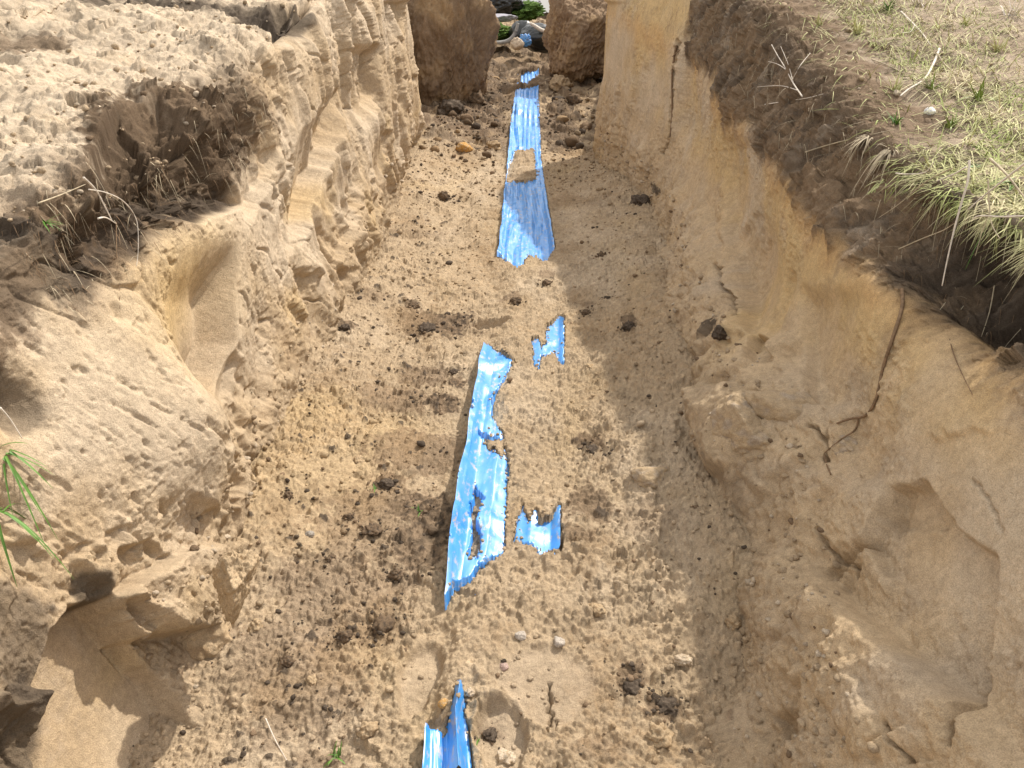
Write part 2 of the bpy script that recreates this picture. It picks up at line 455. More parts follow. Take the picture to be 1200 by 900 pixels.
def bank_base(stations, counts, trows):
    ts = np.array([s[0] for s in stations]); P = np.array([s[1] for s in stations], float)   # station, ctrl, 2
    nk = P.shape[1]
    C_ = np.zeros((len(trows), nk, 2))
    tw = np.linspace(0, 1, 5)
    for k in range(nk):
        for a in range(2):
            C_[:, k, a] = np.interp(trows, ts, P[:, k, a])
    fine = trows > .66
    f0 = np.argmax(fine)
    C_[f0:] = blur(blur(C_[f0:], 22, 0), 22, 0)
    par = [0.0]
    for k, n in enumerate(counts):
        par += list(k + (np.arange(n) + 1) / n)
    W = catmull(nk, par)
    Q = np.einsum('jk,rka->rja', W, C_)
    out = np.zeros((len(trows), len(par), 3))
    out[..., 0] = Q[..., 0]; out[..., 2] = Q[..., 1]; out[..., 1] = trows[:, None]
    return out, np.array(par)

def normals(P):
    du = np.gradient(P, axis=0); dv = np.gradient(P, axis=1)
    n = np.cross(du, dv); n /= np.linalg.norm(n, axis=-1, keepdims=True) + 1e-12
    return n

b_rows = np.concatenate([np.linspace(-2.5, .60, 26), rows_log(.64, 6.9, .0023), np.linspace(7.0, 16, 60)])

# ---- right bank: control points floor-under, floor edge, talus, mid, topsoil line, under rim, rim, ground ...
def R(t, fx, tx, tz, mx, mz, bx, bz, ux, uz, rx, rz, g=.03):
    rx += .035; ux += .02
    if t < 4.4: mx += .045; mz += .02
    return (t, [(fx - .22, -.10), (fx, -.005), (tx, tz), (mx, mz), (bx, bz), (ux, uz), (rx, rz), (rx + .22, rz + g), (rx + .8, rz + g + .04), (rx + 2.6, rz + g + .12), (rx + 14, rz + .4)])
RS = [
    R(-2.5, .44, .54, .14, .66, .40, .84, .74, .93, .88, .95, .95),
    R(.6, .44, .54, .15, .66, .40, .84, .74, .94, .88, .95, .95),
    R(1.05, .43, .55, .16, .67, .40, .85, .76, .96, .86, .93, .945),
    R(1.5, .46, .62, .22, .70, .42, .83, .75, .95, .85, .92, .935),
    R(1.8, .47, .64, .30, .72, .46, .81, .735, .90, .84, .915, .93),
    R(2.1, .50, .62, .28, .72, .45, .80, .72, .88, .84, .92, .93),
    R(2.4, .54, .64, .22, .73, .45, .80, .75, .87, .88, .92, .975),
    R(2.75, .58, .66, .18, .74, .45, .80, .80, .86, .92, .92, 1.03),
    R(3.4, .60, .68, .20, .76, .50, .80, .82, .86, 1.03, .92, 1.17),
    R(4.1, .64, .72, .22, .77, .55, .80, .89, .85, 1.12, .92, 1.25),
    R(4.55, .66, .72, .20, .76, .58, .79, .94, .84, 1.17, .92, 1.28),
    R(4.75, .62, .67, .18, .70, .58, .73, .96, .78, 1.18, .86, 1.28),
    R(5.4, .54, .57, .16, .585, .58, .60, 1.02, .64, 1.20, .72, 1.30),
    R(6.25, .405, .42, .14, .425, .58, .435, 1.05, .47, 1.22, .55, 1.32),
    R(6.45, .44, .46, .14, .50, .58, .55, 1.05, .60, 1.22, .66, 1.32),
    R(6.8, .80, .90, .2, 1.0, .58, 1.05, .95, 1.1, 1.12, 1.2, 1.2),
    R(9.0, .75, .85, .35, .98, .6, 1.05, .8, 1.1, 1.0, 1.2, 1.15),
    R(16, 1.2, 1.4, .4, 1.6, .6, 1.7, .8, 1.8, 1.0, 1.9, 1.2),
]
RB, Rpar = bank_base(RS, [14, 60, 110, 130, 90, 70, 110, 110, 40, 14], b_rows)

def L_(t, fx, tx, tz, mx, mz, bx, bz, ux, uz, rx, rz, g=.03):
    return (t, [(-(fx - .22), -.10), (-fx, -.005), (-tx, tz), (-mx, mz), (-bx, bz), (-ux, uz), (-rx, rz), (-(rx + .2), rz + g), (-(rx + .7), rz + g + .05), (-(rx + 2.4), rz + g + .12), (-(rx + 14), rz + .4)])
LS = [
    L_(-2.5, .70, .78, .16, .86, .40, .95, .64, 1.02, .80, 1.10, .88, .04),
    L_(.6, .70, .77, .16, .85, .38, .94, .60, 1.01, .76, 1.10, .86, .04),
    L_(1.0, .68, .77, .17, .86, .40, .95, .62, 1.02, .77, 1.10, .87, .04),
    L_(1.4, .70, .75, .18, .82, .40, .93, .66, 1.00, .79, 1.07, .88, .04),
    L_(1.65, .72, .76, .18, .80, .40, .88, .70, .93, .82, .98, .915, .04),
    L_(2.0, .74, .79, .16, .83, .40, .87, .70, .89, .82, .95, .93, .05),
    L_(2.6, .74, .80, .18, .84, .44, .88, .74, .90, .84, .95, .965, .07),
    L_(3.0, .72, .80, .20, .85, .50, .89, .80, .91, .95, .95, 1.06, .06),
    L_(3.4, .70, .78, .22, .85, .54, .89, .88, .91, 1.04, .95, 1.15, .05),
    L_(4.2, .72, .80, .24, .85, .58, .88, .92, .90, 1.10, .94, 1.22, .04),
    L_(5.0, .76, .81, .22, .83, .60, .85, .95, .87, 1.14, .92, 1.27, .04),
    L_(6.0, .80, .82, .16, .82, .60, .83, 1.0, .84, 1.18, .90, 1.30, .04),
    L_(6.5, .81, .82, .14, .82, .60, .83, 1.0, .84, 1.18, .90, 1.30, .04),
    L_(6.8, 1.0, 1.05, .2, 1.1, .58, 1.15, .95, 1.2, 1.12, 1.3, 1.2, .04),
    L_(9.0, .95, 1.0, .3, 1.05, .6, 1.1, .8, 1.2, 1.0, 1.3, 1.15, .04),
    L_(16, 1.5, 1.6, .4, 1.7, .6, 1.8, .8, 1.9, 1.0, 2.0, 1.2, .04),
]
LB, Lpar = bank_base(LS, [14, 60, 110, 130, 90, 70, 120, 120, 40, 14], b_rows)

def arc_len(P):
    d = np.linalg.norm(np.diff(P, axis=1), axis=-1)
    a = np.concatenate([np.zeros((P.shape[0], 1)), np.cumsum(d, 1)], 1)
    return a.astype(F32)

def seg_dist(A, B, pts):
    d = np.full(A.shape, 9., F32)
    for a, b in zip(pts[:-1], pts[1:]):
        ab = np.array(b) - np.array(a); L2 = ab @ ab + 1e-9
        k = np.clip(((A - a[0]) * ab[0] + (B - a[1]) * ab[1]) / L2, 0, 1)
        d = np.minimum(d, np.hypot(A - a[0] - k * ab[0], B - a[1] - k * ab[1]))
    return d

class Finder:
    """turn a photo pixel into a point of a bank: nearest projected vertex, nearest to the camera among ties"""
    def __init__(self, P):
        self.P = P.reshape(-1, 3); self.nc = P.shape[1]
        self.x, self.y, self.zc = project(self.P)
    def idx(self, px, py, r=6):
        d = np.hypot(self.x - px, self.y - py); d[self.zc < .2] = 1e9
        m = np.where(d < r)[0]
        if len(m) == 0: return int(np.argmin(d))
        zz = self.zc[m]; m2 = m[zz < zz.min() + .12]
        return int(m2[np.argmin(d[m2])])
    def pt(self, px, py): return self.P[self.idx(px, py)]

def base_px(B, seed):
    px, py, zc = project(B.astype(np.float64))
    a = B[..., 1].astype(F32); b = B[..., 2].astype(F32) + B[..., 0].astype(F32) * .5
    k = (FPX / np.maximum(zc, .3)).astype(F32)
    px = np.where(zc > .25, px, -9e3).astype(F32); py = np.where(zc > .25, py, -9e3).astype(F32)
    jx = .0045 * fbm(a * 7, b * 4, 3, seed, .5) * k; jy = .014 * fbm(a * 7 + 9, b * 7, 4, seed + 3, .6) * k
    return px, py, px + jx, py + jy

def carve(BX, left, right, A, p=1.0, soft=0.0, top=12, bot=12, flip=False):
    """a bucket or spade mark: cuts deeper across its width and ends in a step; edges given as (y, x) lines"""
    y0 = max(left[0][0], right[0][0]); y1 = min(left[-1][0], right[-1][0])
    px, py = BX
    xl = np.interp(py, [q[0] for q in left], [q[1] for q in left]); xr = np.interp(py, [q[0] for q in right], [q[1] for q in right])
    u = (px - xl) / np.maximum(xr - xl, 1)
    if flip: u = 1 - u
    m = (u > 0) & (u < 1)
    d = np.where(m, np.power(np.clip(u, 1e-4, 1), p) * np.clip((1 - u) * np.maximum(xr - xl, 1) / 6.0, 0, 1), 0)
    return (A * d * sst(y0, y0 + top, py) * sst(y1, y1 - bot, py)).astype(F32)

def plate(BX, poly, d):
    return (inpoly(BX[0], BX[1], poly) * d).astype(F32)

def dome(BX, poly, h):
    """a swelling that fills a polygon and dies to nothing at its edge"""
    px, py = BX
    m = inpoly(px, py, poly)
    d = np.full(px.shape, 1e4, F32)
    n = len(poly)
    for i in range(n):
        a = np.array(poly[i], float); b = np.array(poly[(i + 1) % n], float); ab = b - a
        k = np.clip(((px - a[0]) * ab[0] + (py - a[1]) * ab[1]) / (ab @ ab), 0, 1)
        d = np.minimum(d, np.hypot(px - a[0] - k * ab[0], py - a[1] - k * ab[1]))
    d = d * m; mx = d.max() + 1e-6
    return (h * np.sqrt(np.clip(1 - (1 - d / mx) ** 2, 0, 1))).astype(F32)

# ------- LEFT
Tn = LB[..., 1].astype(F32); Zn = LB[..., 2].astype(F32); An = arc_len(LB)
Lf = Finder(LB)
par = np.broadcast_to(Lpar, Tn.shape).astype(F32)
wall = sst(1.1, 1.9, par) * sst(6.4, 5.8, par)            # the cut face
grnd = sst(5.7, 6.3, par)
D = np.zeros(Tn.shape, F32)
# big rhythm of the excavated face
D += wall * (.035 * fbm(Tn * 1.3, An * 1.1, 3, 301) + .018 * fbm(Tn * 4.2, An * 1.6, 3, 303))
# bucket steps: faces turned to the camera
FACE = np.zeros(Tn.shape, F32)
def step(t0, z0, slope, A, dec, zlo, zhi, w=.025, seed=0):
    global FACE
    tt = t0 + (Zn - z0) * slope + .03 * fbm(Tn * 0 + Zn * 5, Tn * 3, 3, 311 + seed)
    s = tt - Tn; w = w * math.sqrt(1 + slope * slope)
    f = np.where(s > 0, np.exp(-np.maximum(s, 0) / dec), 0) * sst(-w, w, s)
    FACE = np.maximum(FACE, np.exp(-(s / (w * 1.8)) ** 2))
    return -A * f * sst(zlo, zlo + .10, Zn) * sst(zhi, zhi - .06, Zn) * wall
LX, LY, LJX, LJY = base_px(LB, 801); BX = (LJX, LJY)
CV = np.zeros(Tn.shape, F32)
CV -= carve(BX, [(270, 150), (350, 140), (485, 195)], [(270, 282), (400, 283), (485, 268)], .13, 1.6, top=85, bot=50)
CV -= carve(BX, [(145, 300), (275, 255)], [(145, 336), (200, 322), (275, 292)], .06, 1.2, top=60, bot=50)
CV -= carve(BX, [(95, 384), (200, 335), (305, 314)], [(95, 408), (160, 400), (230, 374), (305, 346)], .12, 1.0, top=40, bot=60)
CV -= carve(BX, [(50, 402), (110, 394), (165, 384)], [(50, 444), (110, 445), (165, 430)], .12, 1.0, top=16, bot=60)
CV -= carve(BX, [(185, 374), (335, 336)], [(185, 424), (260, 416), (335, 388)], .05, .8, top=40, bot=60)
CV -= carve(BX, [(0, 316), (60, 322)], [(0, 345), (60, 340)], .10, .6, top=4, bot=14)
CV -= carve(BX, [(0, 346), (50, 352)], [(0, 366), (50, 362)], .09, .6, top=4, bot=14)
CV -= carve(BX, [(140, 474), (250, 462)], [(140, 502), (250, 484)], .08, .9, top=40, bot=60)
CV -= carve(BX, [(0, 448), (60, 456)], [(0, 474), (60, 474)], .10, .9, top=4, bot=40)
CV -= carve(BX, [(150, 440), (260, 425)], [(150, 458), (260, 440)], .06, .9, top=10, bot=20)
CV -= carve(BX, [(395, 272), (480, 274)], [(395, 292), (480, 290)], .04, .8, top=30, bot=30)
CV -= carve(BX, [(330, 294), (520, 288)], [(330, 324), (520, 320)], .035, .8, top=60, bot=80)
CV -= carve(BX, [(310, 398), (400, 384)], [(310, 412), (400, 402)], .05, .8, top=10, bot=30)
# undercut left by the fallen piece: overhanging sharp lip, smooth face below
scoop = [(62, 1000), (58, 800), (70, 735), (95, 705), (132, 700), (165, 742), (205, 800), (232, 870), (250, 1000)]
CV -= plate(BX, scoop, .075)
SCO = blur(blur(inpoly(BX[0], BX[1], scoop).astype(F32), 3, 0), 3, 1)
CV += plate(BX, [(132, 700), (170, 672), (215, 646), (248, 640), (268, 700), (280, 748), (215, 738), (165, 748)], .045)
CV -= plate(BX, [(165, 748), (215, 738), (280, 748), (300, 805), (240, 830), (205, 800)], .02)
CV -= plate(BX, [(136, 640), (175, 634), (200, 655), (150, 690), (132, 690)], .03)
D += CV
FACE = np.maximum(sst(.02, .05, np.abs(CV - blur(blur(CV, 6, 0), 6, 1))), sst(.45, .75, inpoly(LX, LY, [(215, 280), (284, 280), (285, 480), (215, 480)]) * 1.0))
# round bulge low on the near face
D += .10 * np.exp(-(((Tn - 1.60) / .17) ** 2 + ((Zn - .38) / .20) ** 2)) - .05 * np.exp(-(((Tn - 1.95) / .12) ** 2 + ((Zn - .22) / .2) ** 2))
D += .03 * np.exp(-(((Tn - 1.40) / .2) ** 2 + ((Zn - .50) / .2) ** 2))
# undercut pocket beside the fallen slab
pk = SCO
# undercut below the turf rim
ucut = np.exp(-(((Tn - 2.28) / .48) ** 2 + ((Zn - .84) / .085) ** 2))
cav = dome(BX, [(135, 128), (185, 112), (262, 150), (300, 238), (240, 262), (170, 250), (112, 246), (100, 190)], 1.0)
ucut = np.maximum(.5 * ucut, cav)
cav = blur(blur(cav, 5, 0), 5, 1) * sst(6.5, 5.7, par)
D += .07 * fbm(Tn * 2.6, An * .8, 4, 325, .6) * sst(3.6, 5.0, par) * sst(8.0, 6.5, par)
D += -.12 * ucut * (1 + .7 * fbm(Tn * 6, An * 6, 3, 321)) + ucut * .9 * facets(Tn, An, .09, 323, .7, .5)
D += -.05 * np.exp(-(((Tn - 1.72) / .10) ** 2 + ((Zn - .84) / .06) ** 2))
for (px, py, rt, rz_, dep) in [(322, 18, .10, .10, .07), (352, 22, .12, .08, .06), (15, 470, .05, .06, .07), (455, 10, .2, .2, .05), (8, 600, .03, .04, .03), (165, 700, .05, .05, .03), (30, 870, .06, .06, .05)]:
    p = Lf.pt(px, py)
    D += -dep * np.exp(-(((Tn - p[1]) / rt) ** 2 + ((Zn - p[2]) / rz_) ** 2))
# fall-line scratches
lean = An + .0 * Tn
fl1 = ridg(Tn * 13 + .5 * An, An * 1.7 + Tn, 4, 331, .6); fl2 = vn(Tn * 60 + 2.0 * An, An * 5, 337)
mask_far = .55 + .45 * sst(2.2, 3.4, Tn)
soft_ = 1
scr = sst(-.15, .35, fbm(Tn * 2.2 + 4, An * 1.6, 3, 339))
calm = (1 - FACE) * (1 - .9 * sst(.1, .5, pk))
D += wall * calm * mask_far * (.017 * (fl1 - .5) * (.35 + .65 * scr) + .0022 * fl2 * scr)
D -= wall * calm * .016 * sst(.32, .6, fbm(Tn * 11 + 2 * An, An * 5.5, 3, 343))
brk = sst(.0, .3, fbm(Tn * 1.9 + 7, An * 1.9, 3, 347) + .25 * sst(.5, .2, Zn) + .12 * sst(2.0, 2.8, Tn))
D += wall * calm * brk * (.42 * facets(Tn + .3 * An, An * .6, .17, 345, .6, .25) + .40 * facets(Tn, An * .8, .065, 349, .6, .3))
D += wall * calm * sst(2.3, 3.2, Tn) * .085 * (ridg(Tn * 3.4 + .25 * An, An * .35, 3, 353) - .5)
# crumbly skin with smooth scraped areas
D = blur(blur(blur(blur(D, 1, 0), 1, 1), 1, 0), 1, 1)
rough = sst(-.25, .3, fbm(Tn * 2.6, An * 2.6, 4, 341) + .25 * sst(.45, .2, Zn) - .1)
D += wall * calm * rough * (.55 * caps(Tn, An, .028, 351, .55, .15, .5) + .6 * caps(Tn, An, .013, 355, .7, .2, .5) + .010 * fbm(Tn * 18, An * 14, 4, 357, .6))
D += wall * calm * (.0022 * fbm(Tn * 70, An * 40, 3, 359))
gg = sst(-.2, .25, fbm(Tn * 1.8 + 2, An * 1.8, 3, 363))
D -= wall * calm * gg * (1.1 * caps(Tn + .35 * An, An * .30, .024, 364, .40, .15, .42) + .9 * caps(Tn + .3 * An, An * .4, .012, 362, .35, .2, .5))
D -= wall * calm * .008 * sst(.2, .55, fbm(Tn * 32, An * 20, 3, 365))
D -= wall * calm * .012 * sst(.045, .0, np.abs(fbm(Tn * 3.4, An * 3.0, 3, 370))) * sst(-.1, .2, fbm(Tn * 2 + 5, An * 2, 2, 372))
tal = sst(2.25, 1.35, par + .25 * fbm(Tn * 5, An * 5, 3, 376)) * sst(.5, .8, Tn) * (1 - SCO)
k1, j1 = caps(Tn, An, .045, 377, .25, .15, .45, True); k2, j2 = caps(Tn, An, .023, 378, .6, .2, .55, True); k3, j3 = caps(Tn, An, .0125, 380, .85, .25, .6, True)
D += tal * (.55 * k1 + .62 * k2 + .85 * k3 + .006 * (ridg(Tn * 34, An * 34, 4, 382, .62) - .5) + .03 * fbm(Tn * 4, An * 4, 3, 384))
KID = np.where(k1 > .012, j1, np.where(k2 > .005, j2, j3))
# broken plates: ledges with sharp lower lip
pl = fbm(Tn * 3.4, An * 4.2, 3, 361); D += 0 * pl
# loose spoil on top
gl = grnd * (.5 * facets(Tn, An, .16, 369, .6, .3) * sst(-.2, .3, fbm(Tn * 2, An * 2, 3, 367)) + .4 * facets(Tn, An, .06, 368, .6, .3) + .007 * (ridg(Tn * 22, An * 22, 3, 366, .5) - .5) + .05 * fbm(Tn * 2.4, An * 2.6, 4, 371) + .018 * fbm(Tn * 9, An * 9, 4, 373) + .5 * caps(Tn, An, .05, 375, .35, .15, .5) + .7 * caps(Tn, An, .022, 379, .6, .2, .5))
D += gl
soilband = sst(4.1, 4.7, par + .55 * fbm(Tn * 5, An * 5, 4, 381)) * sst(6.9, 6.0, par + .8 * fbm(Tn * 4, An * 4, 4, 383)) * sst(3.15, 2.6, Tn + .2 * vn(An * 4, Tn * 2, 385))
soilband = np.maximum(soilband, sst(.12, .45, ucut + .30 * fbm(Tn * 9, An * 9, 4, 388)))
soilband = soilband * sst(1.45, 1.62, Tn + .1 * vn(An * 6, Tn * 3, 387))
D += soilband * (.8 * caps(Tn, An, .035, 391, .6, .15, .5) + .5 * facets(Tn, An, .075, 392, .6, .4) - .012 + .012 * fbm(Tn * 14, An * 14, 4, 393, .65))
Nl = normals(blur(blur(LB, 6, 0), 4, 1))
if Nl[len(b_rows) // 2, 300, 0] < 0: Nl = -Nl
near_ok = sst(-.2, .6, Tn)
LP = LB + Nl * (D * near_ok)[..., None]

nb = fbm(Tn * 1.6, An * 1.6, 4, 401); nm = fbm(Tn * 8, An * 6, 4, 403); nf = fbm(Tn * 36, An * 30, 3, 405)
C = np.broadcast_to(SAND * 1.0, Tn.shape + (3,)).astype(F32)
C = mixc(C, SAND_PALE * .88, .75 * sst(-.25, .3, nb + .3 * nm) )
C = mixc(C, SAND_OCHRE * 1.12, .85 * np.exp(-(((Tn - 1.95) / .28) ** 2 + ((Zn - .62) / .16) ** 2)) * sst(-.5, .2, nm + .3))
C = mixc(C, SAND_OCHRE, .45 * sst(.1, .5, fbm(Tn * 2, An * 3, 3, 407)) * sst(.75, .5, Zn))
C = mixc(C, SAND_GREY, .4 * sst(.1, .5, -nb + .4 * nf) * wall)
C = mixc(C, SAND_DAMP, .5 * rough * sst(.42, .15, Zn) * sst(-.1, .3, nm))
C = mixc(C, SAND_PALE * .88, .8 * grnd)
C = mixc(C, SAND * .95, .45 * grnd * sst(.05, .4, nb + .5 * nm))
C = mixc(C, TOPSOIL * .85, soilband * sst(-.35, .1, nm + nf * .5 + .25))
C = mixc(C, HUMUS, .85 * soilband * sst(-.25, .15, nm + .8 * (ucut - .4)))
C = mixc(C, TOPSOIL, .8 * sst(1.52, 1.35, Tn) * sst(3.75, 4.4, par + .5 * nm) * sst(.12, .42, nm + .5 * nf + .05))      # roots and humus flecks near left
for (px, py, rt, rz_, k) in [(20, 470, .05, .06, .6), (25, 310, .2, .08, .75), (40, 860, .10, .09, .8), (20, 740, .07, .1, .6), (322, 15, .12, .1, .9), (352, 20, .15, .08, .8), (100, 270, .08, .05, 1.1), (115, 690, .03, .04, .3), (115, 690, .03, .04, .7)]:
    p = Lf.pt(px, py)
    C = mixc(C, HUMUS * 1.3, np.clip(k * sst(.2, .6, np.exp(-(((Tn - p[1]) / rt) ** 2 + ((Zn - p[2]) / rz_) ** 2)) + .35 * nm + .2 * nf), 0, 1))
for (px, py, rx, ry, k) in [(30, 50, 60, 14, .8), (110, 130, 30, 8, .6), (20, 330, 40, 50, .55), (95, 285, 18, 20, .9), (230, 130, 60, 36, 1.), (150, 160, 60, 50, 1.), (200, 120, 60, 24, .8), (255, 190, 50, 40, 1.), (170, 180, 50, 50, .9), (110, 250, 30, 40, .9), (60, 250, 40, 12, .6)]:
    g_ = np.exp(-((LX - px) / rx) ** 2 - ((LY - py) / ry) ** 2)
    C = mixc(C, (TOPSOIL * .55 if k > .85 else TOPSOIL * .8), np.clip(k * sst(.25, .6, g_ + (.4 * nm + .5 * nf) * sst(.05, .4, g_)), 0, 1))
C = mixc(C, FLOOR_TONE * 1.0, .75 * tal)
C = C * (1 + (.34 * (KID - .5) * tal)[..., None])
C = mixc(C, TOPSOIL, .75 * tal * (KID > .9) * sst(-.1, .3, nm))
C = mixc(C, TOPSOIL * 1.1, .6 * sst(1.2, 2.6, par) * sst(6.55, 6.75, Tn))
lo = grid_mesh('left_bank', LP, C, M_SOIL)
tag(lo, 'pale sunlit sandy bank along left side of the trench', kind='structure')

# ------- RIGHT
Tn = RB[..., 1].astype(F32); Zn = RB[..., 2].astype(F32); An = arc_len(RB)
Rf = Finder(RB)
par = np.broadcast_to(Rpar, Tn.shape).astype(F32)
wall = sst(1.1, 1.9, par) * sst(6.4, 5.8, par); grnd = sst(5.8, 6.4, par)
D = np.zeros(Tn.shape, F32)
D += wall * (.025 * fbm(Tn * 1.4, An * 1.2, 3, 501) + .010 * fbm(Tn * 5, An * 3, 3, 503))
# slumped mound of sand low on the bank
def blob(px, py, rt, rz_, h):
    p = Rf.pt(px, py)
    return h * np.exp(-(((Tn - p[1]) / rt) ** 2 + ((Zn - p[2]) / rz_) ** 2))
RX, RY, RJX, RJY = base_px(RB, 841); BX = (RJX, RJY)
CV = np.zeros(Tn.shape, F32)
CV += dome(BX, [(824, 232), (850, 300), (880, 392), (830, 420), (760, 400), (790, 310)], .06)
CV += dome(BX, [(872, 385), (905, 402), (962, 452), (955, 520), (990, 565), (935, 610), (850, 612), (792, 575), (790, 510), (826, 430)], .03)
CV += dome(BX, [(838, 470), (880, 462), (905, 500), (885, 555), (850, 568), (836, 530)], .06)
CV -= plate(BX, [(886, 392), (908, 402), (912, 432), (890, 436)], .05)
CV -= plate(BX, [(812, 505), (836, 498), (842, 552), (830, 558)], .02)
CV -= carve(BX, [(150, 842), (290, 850), (400, 880)], [(150, 905), (290, 925), (400, 930)], .05, 1.2, top=30, bot=30, flip=True)
CV -= carve(BX, [(60, 797), (180, 790)], [(60, 842), (180, 850)], .05, 1.0, top=20, bot=40, flip=True)
CV -= carve(BX, [(0, 690), (120, 686), (230, 690)], [(0, 735), (120, 740), (230, 745)], .05, .9, top=4, bot=60, flip=True)
CV -= carve(BX, [(330, 935), (480, 950)], [(330, 1045), (480, 1010)], .035, .8, top=30, bot=10, flip=True)
CV -= plate(BX, [(1082, 566), (1042, 572), (1012, 640), (955, 662), (1002, 715), (1060, 762), (1142, 822), (1168, 650), (1120, 622)], .028)
CV -= plate(BX, [(1082, 566), (1042, 572), (1030, 610), (1096, 615)], .014)
CV += dome(BX, [(860, 700), (900, 640), (950, 655), (1000, 720), (960, 745), (900, 760)], .03)
CV += dome(BX, [(1000, 722), (1060, 770), (1140, 830), (1125, 900), (1020, 900), (960, 800)], .03)
CV -= plate(BX, [(905, 840), (945, 830), (950, 868), (918, 880)], .03)
CV += dome(BX, [(680, 260), (740, 225), (790, 300), (770, 400), (715, 380)], .05)
D += CV
rub = sst(-.35, .1, fbm(Tn * 2.2, An * 2.4, 4, 541) + .5 * sst(.42, .2, Zn) - .12 * sst(.3, .6, Zn))
D += blob(800, 520, .26, .16, .035) + blob(860, 450, .16, .12, .04) + blob(760, 330, .4, .12, .05) + blob(720, 250, .4, .1, .04)
# the recessed smooth pocket, with a ledge under it
pa = [Rf.pt(*q) for q in [(905, 640), (945, 660), (1000, 715), (1060, 760), (1140, 822), (1190, 900)]]
pt_ = np.array([p[1] for p in pa]); pzz = np.array([p[2] for p in pa]); o_ = np.argsort(pt_)
zl = np.interp(Tn, pt_[o_], pzz[o_]) + .012 * fbm(Tn * 16, Tn * 3, 3, 511)
gate = sst(.62, .80, Tn) * sst(1.42, 1.15, Tn)
above = Zn - zl
D += -.028 * gate * sst(-.004, .012, above) * np.exp(-np.maximum(above, 0) / .13)
D += .018 * gate * sst(.0, -.02, above) * np.exp(np.minimum(above, 0) / .10)
# scooped panel faces between (830,100) and (900,400)
for (px, py, rt, rz_, dep) in [(870, 330, .16, .16, .05), (1000, 520, .10, .05, .035), (960, 700, .05, .05, .03), (830, 810, .04, .05, .05), (900, 860, .04, .03, .03), (840, 300, .3, .05, .02), (1130, 300, .22, .09, .11), (1190, 330, .16, .12, .10), (1060, 200, .08, .04, .05)]:
    D -= blob(px, py, rt, rz_, dep)
brk = sst(-.05, .3, fbm(Tn * 1.7 + 3, An * 1.8, 3, 547) + .35 * sst(.5, .25, Zn) - .1)
D += wall * brk * (.30 * facets(Tn + .2 * An, An * .8, .19, 546, .6, .22) + .28 * facets(Tn, An, .07, 548, .6, .3)) * sst(.8, .5, Zn)
D += wall * .05 * facets(Tn * .8, An * .35, .24, 545, .8, .0)
D += wall * .022 * ridg(Tn * 3.1, An * 3.0, 3, 543) * sst(.5, .3, Zn)
D = blur(blur(blur(blur(D, 1, 0), 1, 1), 1, 0), 1, 1)
# cracks on the face
def bank_crack(pts, w, dep, jit=.5):
    global D
    q = [Rf.pt(*p) for p in pts]
    tj = Tn + jit * w * 3 * vn(Tn * 40, An * 40, 521); zj = Zn + jit * w * 3 * vn(Tn * 40 + 9, An * 40, 523)
    d = seg_dist(tj, zj, [(p[1], p[2]) for p in q])
    D -= (dep * sst(w, w * .25, d)).astype(F32)
bank_crack([(793, 50), (789, 80), (787, 130), (784, 165), (776, 178)], .022, .09, .3)
bank_crack([(845, 315), (850, 335), (868, 375)], .010, .04)
bank_crack([(957, 620), (975, 645), (1000, 665)], .007, .03)
bank_crack([(1142, 820), (1135, 880)], .006, .03)
bank_crack([(1060, 860), (1085, 900)], .006, .025)
bank_crack([(955, 505), (968, 510), (966, 545)], .008, .03)
bank_crack([(1140, 560), (1160, 590), (1175, 620)], .004, .008)
bank_crack([(678, 120), (676, 172)], .02, .05)
D -= wall * .012 * sst(.04, .0, np.abs(fbm(Tn * 3.2, An * 3.6, 3, 525))) * sst(-.05, .25, fbm(Tn * 2 + 5, An * 2, 2, 527)) * sst(.6, .4, Zn)
# skin
fl1 = ridg(Tn * 9 + .6 * An, An * 1.5, 4, 531, .55)
D += wall * (.008 * (fl1 - .5) * sst(.5, 2, Tn) + .0018 * fbm(Tn * 60, An * 30, 3, 533))
D += wall * rub * (.55 * caps(Tn, An, .030, 551, .5, .15, .5) + .6 * caps(Tn, An, .014, 555, .75, .2, .5) + .012 * fbm(Tn * 14, An * 14, 4, 557, .6))
tal = sst(2.55, 1.45, par + .35 * fbm(Tn * 4, An * 4, 3, 576)) * sst(.5, .8, Tn)
k1, j1 = caps(Tn, An, .045, 577, .25, .15, .45, True); k2, j2 = caps(Tn, An, .023, 578, .6, .2, .55, True); k3, j3 = caps(Tn, An, .0125, 580, .85, .25, .6, True)
D += tal * (.55 * k1 + .62 * k2 + .85 * k3 + .006 * (ridg(Tn * 34, An * 34, 4, 582, .62) - .5) + .03 * fbm(Tn * 4, An * 4, 3, 584))
KID = np.where(k1 > .012, j1, np.where(k2 > .005, j2, j3))

